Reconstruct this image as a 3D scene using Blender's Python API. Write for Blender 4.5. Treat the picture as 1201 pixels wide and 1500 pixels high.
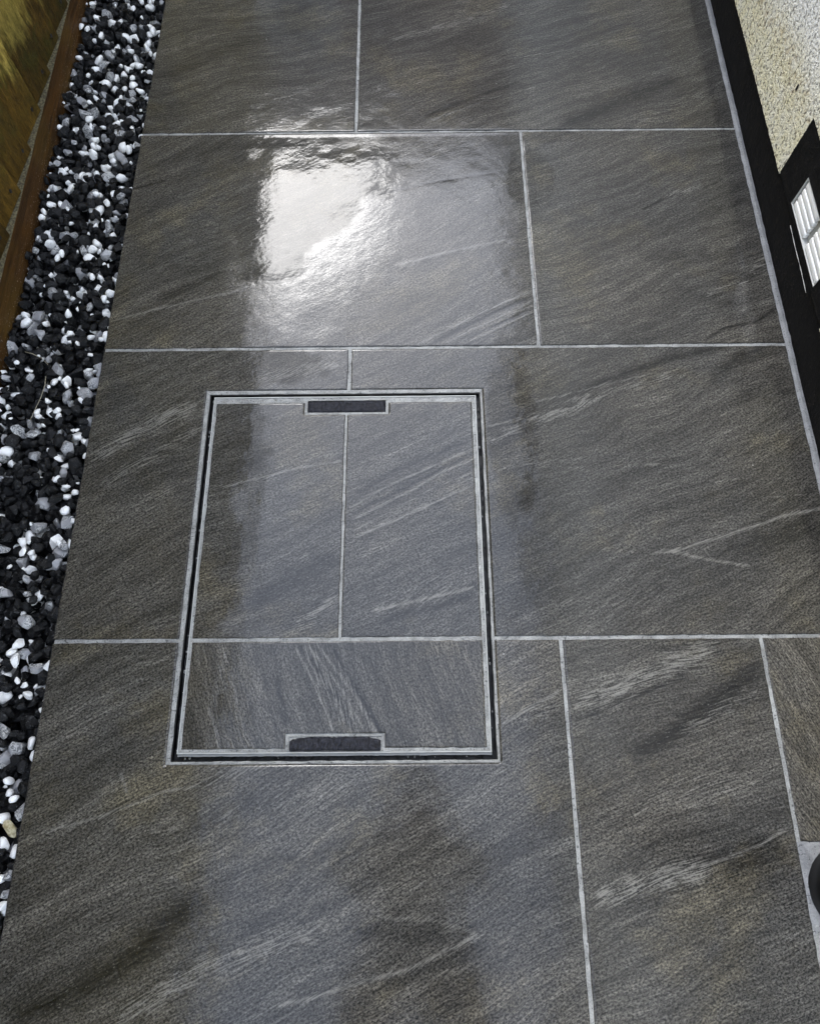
import bpy, bmesh, math, random
import numpy as np
from mathutils import Vector, Matrix, noise as mnoise

random.seed(7)
RNG = np.random.default_rng(11)
for o in list(bpy.data.objects):
    bpy.data.objects.remove(o)
scene = bpy.context.scene
COL = scene.collection

# ------------------------------------------------------------------ camera
CAM_POS = Vector((0.6396, -0.2092, 1.2082))
CR = Vector((0.99996122, -0.00663767, -0.00578876))
CU = Vector((0.0082365, 0.93755245, 0.34774641))
CF = Vector((-0.00311904, 0.3477806, -0.93757076))
cam = bpy.data.cameras.new('camera')
cam.sensor_fit = 'HORIZONTAL'
cam.sensor_width = 36.0
cam.lens = 29.85
cam.clip_start = 0.01
cam.clip_end = 500
cam_o = bpy.data.objects.new('camera', cam)
M = Matrix.Identity(4)
for i in range(3):
    M[i][0], M[i][1], M[i][2], M[i][3] = CR[i], CU[i], -CF[i], CAM_POS[i]
cam_o.matrix_world = M
COL.objects.link(cam_o)
scene.camera = cam_o

# ------------------------------------------------------------------ sky, sun, exposure
SUN_EL, SUN_AZ = 38.0, -18.0
world = bpy.data.worlds.new('World')
scene.world = world
world.use_nodes = True
wn = world.node_tree
bg = wn.nodes['Background']
sky = wn.nodes.new('ShaderNodeTexSky')
sky.sky_type = 'NISHITA'
sky.sun_disc = False
sky.sun_elevation = math.radians(SUN_EL)
sky.sun_rotation = math.radians(SUN_AZ)
sky.dust_density = 0.9
sky.air_density = 1.0
hue = wn.nodes.new('ShaderNodeHueSaturation')        # thin high cloud: paler than a clear sky
hue.inputs['Saturation'].default_value = 0.5
wn.links.new(sky.outputs[0], hue.inputs['Color'])
wn.links.new(hue.outputs[0], bg.inputs[0])
bg.inputs[1].default_value = 0.15
sun = bpy.data.lights.new('sun', 'SUN')
sun.energy = 0.5
sun.angle = math.radians(25)
sun.color = (1.0, 0.99, 0.97)
sun_o = bpy.data.objects.new('sun', sun)
el, az = math.radians(SUN_EL), math.radians(SUN_AZ)
sdir = Vector((math.sin(az) * math.cos(el), math.cos(az) * math.cos(el), math.sin(el)))
sun_o.rotation_euler = (-sdir).to_track_quat('-Z', 'Y').to_euler()
sun_o.location = (0, 3, 8)
COL.objects.link(sun_o)
scene.view_settings.view_transform = 'Standard'
scene.view_settings.look = 'None'
scene.view_settings.gamma = 1.0
scene.view_settings.use_curve_mapping = False
scene.view_settings.exposure = 2.8


# ------------------------------------------------------------------ small helpers
def tag(o, label=None, cat=None, group=None, kind=None):
    if label: o['label'] = label
    if cat: o['category'] = cat
    if group: o['group'] = group
    if kind: o['kind'] = kind
    return o


def link(name, me, mat=None, parent=None):
    o = bpy.data.objects.new(name, me)
    COL.objects.link(o)
    if mat is not None:
        for m in (mat if isinstance(mat, (list, tuple)) else [mat]):
            if m.name not in [s.name for s in me.materials if s]:
                me.materials.append(m)
    if parent is not None:
        o.parent = parent
    return o


def empty(name, loc=(0, 0, 0)):
    o = bpy.data.objects.new(name, None)
    o.empty_display_size = 0.1
    o.location = loc
    COL.objects.link(o)
    return o


def bm_obj(name, bm, mat, parent=None, smooth=False):
    me = bpy.data.meshes.new(name)
    bmesh.ops.recalc_face_normals(bm, faces=bm.faces)
    bm.to_mesh(me)
    bm.free()
    if smooth:
        for f in me.polygons: f.use_smooth = True
    return link(name, me, mat, parent)


def add_box(bm, lo, hi, bevel=0.0, jitter=0.0):
    x0, y0, z0 = lo
    x1, y1, z1 = hi
    vs = [bm.verts.new((x, y, z)) for z in (z0, z1) for y in (y0, y1) for x in (x0, x1)]
    if jitter:
        for v in vs: v.co += Vector((random.uniform(-1, 1), random.uniform(-1, 1), random.uniform(-1, 1))) * jitter
    F = [(0, 1, 3, 2), (4, 6, 7, 5), (0, 4, 5, 1), (2, 3, 7, 6), (0, 2, 6, 4), (1, 5, 7, 3)]
    fs = [bm.faces.new([vs[i] for i in f]) for f in F]
    if bevel:
        es = list({e for f in fs for e in f.edges})
        bmesh.ops.bevel(bm, geom=es, offset=bevel, segments=2, affect='EDGES', profile=0.6)
    return vs


def add_tube(bm, pts, rad, seg=10, cap=True):
    rings = []
    n = len(pts)
    for i, p in enumerate(pts):
        p = Vector(p)
        t = (Vector(pts[min(i + 1, n - 1)]) - Vector(pts[max(i - 1, 0)])).normalized()
        a = t.orthogonal().normalized() if abs(t.z) > 0.99 else t.cross(Vector((0, 0, 1))).normalized()
        b = t.cross(a)
        r = rad[i] if isinstance(rad, (list, tuple)) else rad
        rings.append([bm.verts.new(p + a * r * math.cos(k * 2 * math.pi / seg) + b * r * math.sin(k * 2 * math.pi / seg)) for k in range(seg)])
    for i in range(n - 1):
        for k in range(seg):
            bm.faces.new([rings[i][k], rings[i][(k + 1) % seg], rings[i + 1][(k + 1) % seg], rings[i + 1][k]])
    if cap:
        bm.faces.new(rings[0][::-1])
        bm.faces.new(rings[-1])


# ------------------------------------------------------------------ material helpers
class NB:
    def __init__(self, name):
        self.mat = bpy.data.materials.new(name)
        self.mat.use_nodes = True
        self.t = self.mat.node_tree
        self.p = self.t.nodes['Principled BSDF']

    def n(self, typ, **kw):
        nd = self.t.nodes.new(typ)
        for k, v in kw.items():
            setattr(nd, k, v)
        return nd

    def put(self, sock, v):
        if hasattr(v, 'is_linked') or isinstance(v, bpy.types.NodeSocket):
            self.t.links.new(v, sock)
        else:
            sock.default_value = v

    def m(self, op, a, b=0.0, c=0.0, clamp=False):
        nd = self.n('ShaderNodeMath', operation=op, use_clamp=clamp)
        self.put(nd.inputs[0], a); self.put(nd.inputs[1], b); self.put(nd.inputs[2], c)
        return nd.outputs[0]

    def ramp(self, v, a, b, lo=0.0, hi=1.0, smooth=True):
        nd = self.n('ShaderNodeMapRange')
        nd.interpolation_type = 'SMOOTHSTEP' if smooth else 'LINEAR'
        self.put(nd.inputs[0], v); self.put(nd.inputs[1], a); self.put(nd.inputs[2], b)
        self.put(nd.inputs[3], lo); self.put(nd.inputs[4], hi)
        return nd.outputs[0]

    def mix(self, f, a, b):
        nd = self.n('ShaderNodeMix', data_type='RGBA')
        self.put(nd.inputs[0], f)
        self.put(nd.inputs[6], a if not isinstance(a, tuple) else (*a, 1))
        self.put(nd.inputs[7], b if not isinstance(b, tuple) else (*b, 1))
        return nd.outputs[2]

    def scale(self, c, f):
        nd = self.n('ShaderNodeVectorMath', operation='SCALE')
        if isinstance(c, tuple): nd.inputs[0].default_value = c
        else: self.put(nd.inputs[0], c)
        self.put(nd.inputs[3], f)
        return nd.outputs[0]

    def noise(self, vec, sc, det=2.0, rough=0.5, dist=0.0):
        nd = self.n('ShaderNodeTexNoise')
        if vec is not None: self.put(nd.inputs['Vector'], vec)
        nd.inputs['Scale'].default_value = sc
        nd.inputs['Detail'].default_value = det
        nd.inputs['Roughness'].default_value = rough
        nd.inputs['Distortion'].default_value = dist
        return nd.outputs[0]

    def vor(self, vec, sc, feature='F1', out=0, rnd=1.0):
        nd = self.n('ShaderNodeTexVoronoi', feature=feature)
        if vec is not None: self.put(nd.inputs['Vector'], vec)
        nd.inputs['Scale'].default_value = sc
        nd.inputs['Randomness'].default_value = rnd
        return nd.outputs[out]

    def mapping(self, vec, loc=(0, 0, 0), rot=(0, 0, 0), sc=(1, 1, 1)):
        nd = self.n('ShaderNodeMapping')
        self.put(nd.inputs[0], vec)
        nd.inputs[1].default_value = loc; nd.inputs[2].default_value = rot; nd.inputs[3].default_value = sc
        return nd.outputs[0]

    def attr(self, name, out='Color'):
        nd = self.n('ShaderNodeAttribute', attribute_name=name)
        return nd.outputs[out]

    def pos(self):
        return self.n('ShaderNodeNewGeometry').outputs['Position']

    def bump(self, h, dist, strength=1.0, prev=None):
        nd = self.n('ShaderNodeBump')
        nd.inputs['Strength'].default_value = strength
        nd.inputs['Distance'].default_value = dist
        self.put(nd.inputs['Height'], h)
        if prev is not None: self.put(nd.inputs['Normal'], prev)
        return nd.outputs[0]

    def set(self, **kw):
        for k, v in kw.items():
            if isinstance(v, tuple) and len(v) == 3: v = (*v, 1)
            self.put(self.p.inputs[k.replace('_', ' ')], v)
        return self.mat


def plain(name, col, rough=0.6, **kw):
    b = NB(name)
    return b.set(Base_Color=col, Roughness=rough, **kw)


# ---- slate effect porcelain, wet
def tile_material():
    b = NB('wet_slate_porcelain')
    tc = b.attr('tcoord', 'Vector')
    sep = b.n('ShaderNodeSeparateColor'); b.put(sep.inputs[0], b.attr('vein'))
    band, dark, line = sep.outputs[0], sep.outputs[1], sep.outputs[2]
    wet = b.attr('vein', 'Alpha')
    warp = b.n('ShaderNodeTexNoise'); b.put(warp.inputs['Vector'], tc); warp.inputs['Scale'].default_value = 3.0
    warp.inputs['Detail'].default_value = 2
    wv = b.n('ShaderNodeVectorMath', operation='MULTIPLY_ADD')
    b.put(wv.inputs[0], warp.outputs['Color']); wv.inputs[1].default_value = (0.10, 0.10, 0); b.put(wv.inputs[2], tc)
    w = wv.outputs[0]
    grain = b.noise(b.mapping(tc, sc=(250, 310, 1)), 1.0, 3.0, 0.72)
    speck = b.noise(b.mapping(tc, loc=(3, 7, 0), sc=(190, 330, 1)), 1.0, 1.0, 0.5)
    fine = b.noise(b.mapping(w, sc=(34, 230, 1)), 1.0, 3.0, 0.6)        # short fibres along the cleavage
    hair = b.noise(b.mapping(w, loc=(4, 8, 0), sc=(26, 470, 1)), 1.0, 3.0, 0.6)   # hair-thin cleavage lines
    vary = b.n('ShaderNodeObjectInfo').outputs['Random']
    long_ = b.noise(b.mapping(w, loc=(9, 2, 0), sc=(5, 48, 1)), 1.0, 4.0, 0.6)
    broad = b.noise(b.mapping(w, loc=(1, 5, 0), sc=(2.2, 9, 1)), 1.0, 3.0, 0.5)
    tone = b.noise(tc, 2.3, 2.0)
    base = b.mix(b.ramp(tone, 0.35, 0.65), (0.0405, 0.0390, 0.0356), (0.0520, 0.0480, 0.0408))
    blotch = b.noise(b.mapping(tc, loc=(6, 1, 0), sc=(4, 4.5, 1)), 1.0, 4.0, 0.65)
    base = b.mix(b.ramp(blotch, 0.52, 0.66, 0.0, 0.6), base, (0.070, 0.061, 0.041))        # faint random tan mottle, colour standing in for warm wall reflections
    k = b.ramp(grain, 0.38, 0.64, 0.16, 2.0, False)
    k = b.m('MULTIPLY', k, b.ramp(long_, 0.36, 0.66, 0.74, 1.30))
    k = b.m('MULTIPLY', k, b.ramp(broad, 0.36, 0.64, 0.82, 1.16))
    k = b.m('MULTIPLY', k, b.ramp(fine, 0.36, 0.64, 0.82, 1.2))
    k = b.m('MULTIPLY', k, b.m('SUBTRACT', 1.0, b.m('MULTIPLY', dark, b.ramp(fine, 0.36, 0.66, 0.95, 0.66))))
    k = b.m('MULTIPLY', k, b.ramp(hair, 0.37, 0.63, 0.70, 1.32))
    k = b.m('MULTIPLY', k, b.ramp(vary, 0.0, 1.0, 0.88, 1.12, False))
    base = b.scale(base, k)
    # pale fibres, only where the relief breaks through
    nat = b.ramp(b.m('MULTIPLY', b.ramp(broad, 0.5, 0.72), b.ramp(long_, 0.5, 0.7)), 0.05, 0.6, 0.0, 0.62)
    bandm = b.m('MAXIMUM', b.m('MAXIMUM', band, nat), b.m('MULTIPLY', line, 1.1))
    th = b.m('SUBTRACT', 0.60, b.m('MULTIPLY', bandm, 0.13))
    mixn = b.m('ADD', b.m('MULTIPLY', hair, 0.5), b.m('ADD', b.m('MULTIPLY', fine, 0.32), b.m('MULTIPLY', grain, 0.18)))
    fib = b.ramp(mixn, b.m('SUBTRACT', th, 0.03), b.m('ADD', th, 0.10))
    fib = b.m('MULTIPLY', fib, b.m('ADD', 0.08, b.m('MULTIPLY', bandm, 0.80)))
    sink = b.m('MULTIPLY', bandm, b.ramp(mixn, 0.48, 0.39, 0.0, 0.72))                  # dark grooves between the pale fibres
    base = b.scale(base, b.m('SUBTRACT', 1.0, sink))
    ln = b.ramp(b.m('ADD', line, b.m('MULTIPLY', b.m('SUBTRACT', mixn, 0.5), 1.1)), 0.42, 0.95)
    ln = b.m('MULTIPLY', ln, b.m('MULTIPLY', b.ramp(hair, 0.40, 0.58, 0.32, 0.74), b.ramp(speck, 0.3, 0.55, 0.7, 1.0)))
    pale = b.m('MAXIMUM', fib, ln, clamp=True)
    col = b.mix(b.m('MULTIPLY', pale, 0.85), base, (0.20, 0.193, 0.176))
    sp = b.ramp(speck, 0.64, 0.74, 0.0, 0.8)
    col = b.mix(sp, col, (0.10, 0.097, 0.09))
    fleck = b.ramp(b.vor(tc, 26.0), 0.035, 0.02)
    fk = b.m('MULTIPLY', fleck, b.ramp(b.noise(tc, 9.0), 0.6, 0.66))
    col = b.mix(b.m('MULTIPLY', fk, 0.8), col, (0.5, 0.49, 0.47))
    # water: a film where wet = 1, damp stone elsewhere
    blot = b.noise(b.mapping(tc, sc=(16, 16, 1)), 1.0, 4.0, 0.6)
    film = b.ramp(b.m('ADD', wet, b.m('MULTIPLY', b.m('SUBTRACT', blot, 0.5), 0.7)), 0.42, 0.62)
    gr = b.m('ADD', b.m('MULTIPLY', grain, 0.6), b.m('MULTIPLY', fine, 0.4))
    relief = b.m('ADD', gr, b.m('MULTIPLY', bandm, b.m('MULTIPLY', fine, 1.0)))
    relief = b.m('SUBTRACT', relief, b.m('MULTIPLY', dark, 0.3))
    n1 = b.bump(relief, 0.0005, 1.0)
    rip = b.noise(b.mapping(tc, sc=(95, 120, 1)), 1.0, 2.0, 0.5)
    h2 = b.m('ADD', b.m('MULTIPLY', rip, 0.62), b.m('MULTIPLY', relief, b.m('SUBTRACT', 0.85, b.m('MULTIPLY', film, 0.62))))
    n2 = b.bump(h2, 0.00022, 1.0)
    b.set(Base_Color=col, Roughness=0.5, Specular_IOR_Level=0.12, Normal=n1,
          Coat_Weight=b.m('ADD', b.m('MULTIPLY', film, 0.42), b.m('MULTIPLY', b.m('SUBTRACT', 1.0, film), b.ramp(grain, 0.36, 0.62, 0.62, 1.0, False))),
          Coat_Roughness=b.m('SUBTRACT', 0.062, b.m('MULTIPLY', film, 0.034)), Coat_IOR=1.5, Coat_Normal=n2)
    return b.mat


def grout_material(name, c0, c1, wetr=0.4):
    b = NB(name)
    g = b.pos()
    n1 = b.noise(g, 420.0, 2.0, 0.6)
    n2 = b.noise(g, 22.0, 3.0, 0.6)
    col = b.mix(b.m('ADD', b.m('MULTIPLY', b.ramp(n1, 0.3, 0.7), 0.5), b.m('MULTIPLY', b.ramp(n2, 0.38, 0.62), 0.5)), c0, c1)
    pits = b.ramp(b.noise(g, 260.0, 0.0), 0.70, 0.76, 0.0, 0.75)
    col = b.mix(pits, col, (0.03, 0.032, 0.034))
    nb = b.bump(b.m('ADD', n1, b.m('MULTIPLY', n2, 2.0)), 0.0008, 0.8)
    return b.set(Base_Color=col, Roughness=wetr, Normal=nb)


def stone_material(name, kind):
    b = NB(name)
    g = b.pos()
    big = b.noise(g, 38.0, 1.0)
    med = b.noise(g, 150.0, 3.0, 0.6)
    finen = b.noise(g, 600.0, 2.0)
    if kind == 'white':
        col = b.mix(b.ramp(med, 0.55, 0.75), (0.92, 0.92, 0.90), (0.66, 0.65, 0.63))
        col = b.mix(b.ramp(big, 0.62, 0.7, 0, 0.5), col, (0.62, 0.62, 0.62))
        b.set(Base_Color=col, Roughness=0.35, Normal=b.bump(med, 0.0008, 0.5))
    elif kind == 'grey':
        vein = b.ramp(b.m('ABSOLUTE', b.m('SUBTRACT', b.noise(g, 120.0, 4.0, 0.65, 1.0), 0.5)), 0.0, 0.09)
        col = b.mix(vein, (0.55, 0.55, 0.54), (0.11, 0.115, 0.12))
        col = b.mix(b.ramp(big, 0.4, 0.62), col, (0.30, 0.30, 0.31))
        b.set(Base_Color=col, Roughness=0.35, Normal=b.bump(med, 0.0015, 0.7))
    elif kind == 'yellow':
        col = b.mix(b.ramp(med, 0.4, 0.65), (0.55, 0.50, 0.33), (0.30, 0.25, 0.13))
        b.set(Base_Color=col, Roughness=0.4, Normal=b.bump(med, 0.001, 0.6))
    else:
        col = b.mix(b.ramp(big, 0.42, 0.62), (0.0035, 0.0036, 0.0038), (0.012, 0.0122, 0.0128))
        col = b.mix(b.ramp(med, 0.57, 0.72, 0, 0.55), col, (0.10, 0.102, 0.105))
        col = b.mix(b.ramp(finen, 0.64, 0.74, 0, 0.5), col, (0.22, 0.22, 0.22))
        b.set(Base_Color=col, Roughness=b.ramp(big, 0.4, 0.6, 0.35, 0.6), Specular_IOR_Level=0.2,
              Normal=b.bump(b.m('ADD', med, b.m('MULTIPLY', finen, 0.4)), 0.002, 0.8))
    return b.mat


def fence_material(name, board):
    """rough sawn treated softwood; the wood is dark where rain has soaked up from the foot of each board"""
    b = NB(name)
    g = b.pos()
    sx = b.n('ShaderNodeSeparateXYZ'); b.put(sx.inputs[0], g)
    rnd = b.n('ShaderNodeObjectInfo').outputs['Random']
    off = b.n('ShaderNodeCombineXYZ'); b.put(off.inputs[0], b.m('MULTIPLY', rnd, 17.0)); b.put(off.inputs[1], b.m('MULTIPLY', rnd, 5.0))
    va = b.n('ShaderNodeVectorMath', operation='ADD'); b.put(va.inputs[0], g); b.put(va.inputs[1], off.outputs[0])
    v = va.outputs[0]
    sc = (40, 60, 20) if board else (40, 3.5, 70)
    gr = b.noise(b.mapping(v, sc=sc), 1.0, 4.0, 0.65, 0.6)
    fib = b.noise(b.mapping(v, sc=tuple(s * 7 for s in sc)), 1.0, 2.0, 0.7)
    big = b.noise(v, 6.0, 2.0)
    if board:
        dry = b.mix(b.ramp(gr, 0.3, 0.7), (0.24, 0.18, 0.034), (0.42, 0.32, 0.075))
        dry = b.mix(b.ramp(big, 0.5, 0.7, 0, 0.5), dry, (0.17, 0.15, 0.03))
        wetc = b.mix(b.ramp(gr, 0.3, 0.7), (0.046, 0.026, 0.0034), (0.115, 0.066, 0.009))
        wetc = b.mix(b.ramp(big, 0.45, 0.62, 0, 0.6), wetc, (0.042, 0.035, 0.006))
        edge = b.m('ADD', b.m('ADD', sx.outputs[2], b.m('MULTIPLY', b.m('SUBTRACT', sx.outputs[1], 1.2), 0.14)),
                   b.m('ADD', b.m('MULTIPLY', b.m('SUBTRACT', big, 0.5), 0.16), b.m('MULTIPLY', b.m('SUBTRACT', gr, 0.5), 0.13)))
        moss = b.m('MULTIPLY', b.ramp(b.noise(v, 17.0, 4.0, 0.7), 0.48, 0.62), b.ramp(edge, 0.02, 0.12))
        wetc = b.mix(b.m('MULTIPLY', moss, 0.6), wetc, (0.050, 0.052, 0.008))
        col = b.mix(b.ramp(edge, 0.135, 0.215), wetc, dry)
    else:
        col = b.mix(b.ramp(gr, 0.3, 0.7), (0.025, 0.011, 0.0018), (0.062, 0.027, 0.0045))
        col = b.mix(b.ramp(big, 0.45, 0.7, 0, 0.55), col, (0.070, 0.043, 0.009))
        dirt = b.m('MULTIPLY', b.ramp(b.noise(v, 260.0, 1.0), 0.66, 0.72), b.ramp(sx.outputs[2], 0.015, -0.03))
        col = b.mix(b.m('MULTIPLY', dirt, 0.7), col, (0.30, 0.25, 0.20))
    k = b.m('MULTIPLY', b.ramp(fib, 0.3, 0.7, 0.75, 1.25), b.ramp(rnd, 0.0, 1.0, 0.55, 1.5, False))
    b.set(Base_Color=b.scale(col, k), Roughness=0.62, Specular_IOR_Level=0.25,
          Normal=b.bump(b.m('ADD', b.m('MULTIPLY', gr, 2.0), fib), 0.0016, 0.8))
    return b.mat


def dash_material():
    b = NB('white_pebble_dash')
    g = b.pos()
    sx = b.n('ShaderNodeSeparateXYZ'); b.put(sx.inputs[0], g)
    pit = b.noise(g, 128.0, 3.0, 0.65)
    peb = b.vor(g, 230.0)
    big = b.noise(g, 5.5, 3.0, 0.6)
    up = sx.outputs[2]
    e = b.m('ADD', up, b.m('MULTIPLY', b.m('SUBTRACT', big, 0.5), 0.22))
    splash = b.m('MULTIPLY', b.ramp(e, 0.33, 0.16), b.ramp(b.noise(g, 30.0, 2.0), 0.25, 0.7, 0.55, 1.0))
    col = b.mix(splash, (0.90, 0.89, 0.845), (0.86, 0.80, 0.56))
    rust = b.m('MULTIPLY', b.ramp(b.m('ABSOLUTE', b.m('SUBTRACT', e, 0.20)), 0.06, 0.0), b.ramp(b.noise(g, 70.0, 2.0), 0.45, 0.7))
    col = b.mix(b.m('MULTIPLY', rust, 0.5), col, (0.42, 0.29, 0.11))
    hole = b.m('MULTIPLY', b.ramp(pit, 0.52, 0.60), b.ramp(e, 0.8, 0.1, 0.45, 1.0))
    col = b.mix(b.m('MULTIPLY', hole, 0.8), col, b.mix(splash, (0.14, 0.14, 0.137), (0.075, 0.055, 0.02)))
    h = b.m('SUBTRACT', b.m('MULTIPLY', b.m('SUBTRACT', 1.0, peb), 0.7), b.m('MULTIPLY', pit, 1.2))
    return b.set(Base_Color=col, Roughness=0.75, Normal=b.bump(h, 0.0026, 0.6))


def black_paint_material():
    b = NB('black_masonry_paint')
    g = b.pos()
    n1 = b.noise(g, 60.0, 4.0, 0.65)
    n2 = b.noise(g, 330.0, 2.0)
    col = b.mix(b.ramp(n1, 0.55, 0.75, 0, 0.7), (0.0050, 0.0048, 0.0048), (0.020, 0.016, 0.013))
    col = b.mix(b.m('MULTIPLY', b.ramp(n2, 0.66, 0.74, 0, 0.6), b.ramp(n1, 0.42, 0.6)), col, (0.12, 0.11, 0.10))
    return b.set(Base_Color=col, Roughness=0.75, Specular_IOR_Level=0.15, Normal=b.bump(b.m('ADD', n1, b.m('MULTIPLY', n2, 0.3)), 0.004, 0.7))


def rubber_material():
    b = NB('butyl_filler')
    g = b.pos()
    n1 = b.noise(b.mapping(g, sc=(260, 120, 120)), 1.0, 3.0, 0.6)
    n2 = b.noise(g, 900.0, 1.0)
    col = b.mix(b.ramp(n1, 0.4, 0.65), (0.0055, 0.0058, 0.010), (0.026, 0.028, 0.040))
    return b.set(Base_Color=col, Roughness=0.45, Specular_IOR_Level=0.35, Normal=b.bump(b.m('ADD', n1, b.m('MULTIPLY', n2, 0.3)), 0.004, 0.9))


def brick_material():
    b = NB('brown_brickwork')
    g = b.pos()
    br = b.n('ShaderNodeTexBrick')
    b.put(br.inputs['Vector'], b.mapping(g, rot=(math.pi / 2, 0, 0)))
    br.inputs['Color1'].default_value = (0.11, 0.055, 0.035, 1)
    br.inputs['Color2'].default_value = (0.075, 0.042, 0.03, 1)
    br.inputs['Mortar'].default_value = (0.16, 0.145, 0.12, 1)
    br.inputs['Scale'].default_value = 1.0
    br.inputs['Brick Width'].default_value = 0.225
    br.inputs['Row Height'].default_value = 0.075
    br.inputs['Mortar Size'].default_value = 0.01
    return b.set(Base_Color=b.mix(b.ramp(b.noise(g, 3.0, 3.0), 0.3, 0.7, 0, 0.35), br.outputs[0], (0.05, 0.035, 0.028)), Roughness=0.85)


def ground_material():
    b = NB('soil_and_grass')
    g = b.pos()
    n = b.noise(g, 1.3, 5.0, 0.6)
    col = b.mix(b.ramp(n, 0.4, 0.6), (0.035, 0.05, 0.016), (0.06, 0.047, 0.03))
    return b.set(Base_Color=col, Roughness=0.9)


TILE = tile_material()
GROUT = grout_material('light_grey_grout', (0.13, 0.132, 0.130), (0.34, 0.345, 0.335))
MORTAR = grout_material('damp_blue_grey_mortar', (0.125, 0.128, 0.134), (0.235, 0.24, 0.246))
WHITE_ST, GREY_ST, BLACK_ST, YEL_ST = [stone_material(n + '_chipping', n) for n in ('white', 'grey', 'black', 'yellow')]
BOARD = fence_material('treated_featheredge_board', True)
GRAVELB = fence_material('treated_gravel_board', False)
DASH = dash_material()
PAINT = black_paint_material()
RUBBER = rubber_material()
BRICK = brick_material()
SOIL = ground_material()
STEEL = plain('dull_galvanised_steel', (0.26, 0.265, 0.265), 0.5, Metallic=0.3)
RIM = plain('worn_bright_steel_edge', (0.42, 0.43, 0.42), 0.5, Metallic=0.1)
BLACK = plain('black_void', (0.006, 0.006, 0.007), 0.5)
GREASE_SHADE = plain('black_grease_gap_shade', (0.004, 0.0042, 0.0045), 0.45, Specular_IOR_Level=0.25)
PVCW = plain('white_pvc', (0.90, 0.90, 0.89), 0.35)
PVCG = plain('shaded_pvc_back', (0.50, 0.50, 0.48), 0.5)  # white plastic greyed: the shade of the recess is in its colour
PVCB = plain('black_pvc', (0.005, 0.005, 0.0055), 0.45, Specular_IOR_Level=0.15)
SLATE = plain('grey_roof_tile', (0.07, 0.065, 0.062), 0.8)
LEDGE = fence_material('weathered_board_top', False)
LEDGE = NB('weathered_green_wood')
_g = LEDGE.pos()
LEDGE = LEDGE.set(Base_Color=LEDGE.mix(LEDGE.ramp(LEDGE.noise(_g, 180.0, 3.0), 0.35, 0.65), (0.035, 0.028, 0.012), (0.13, 0.110, 0.055)),
                  Roughness=0.75, Normal=LEDGE.bump(LEDGE.noise(_g, 240.0, 2.0), 0.002, 0.8))

# ------------------------------------------------------------------ the ground far around
bm = bmesh.new()
bmesh.ops.create_grid(bm, x_segments=8, y_segments=8, size=90)
for v in bm.verts: v.co.z = -0.13
tag(bm_obj('ground', bm, SOIL), kind='structure')

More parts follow.
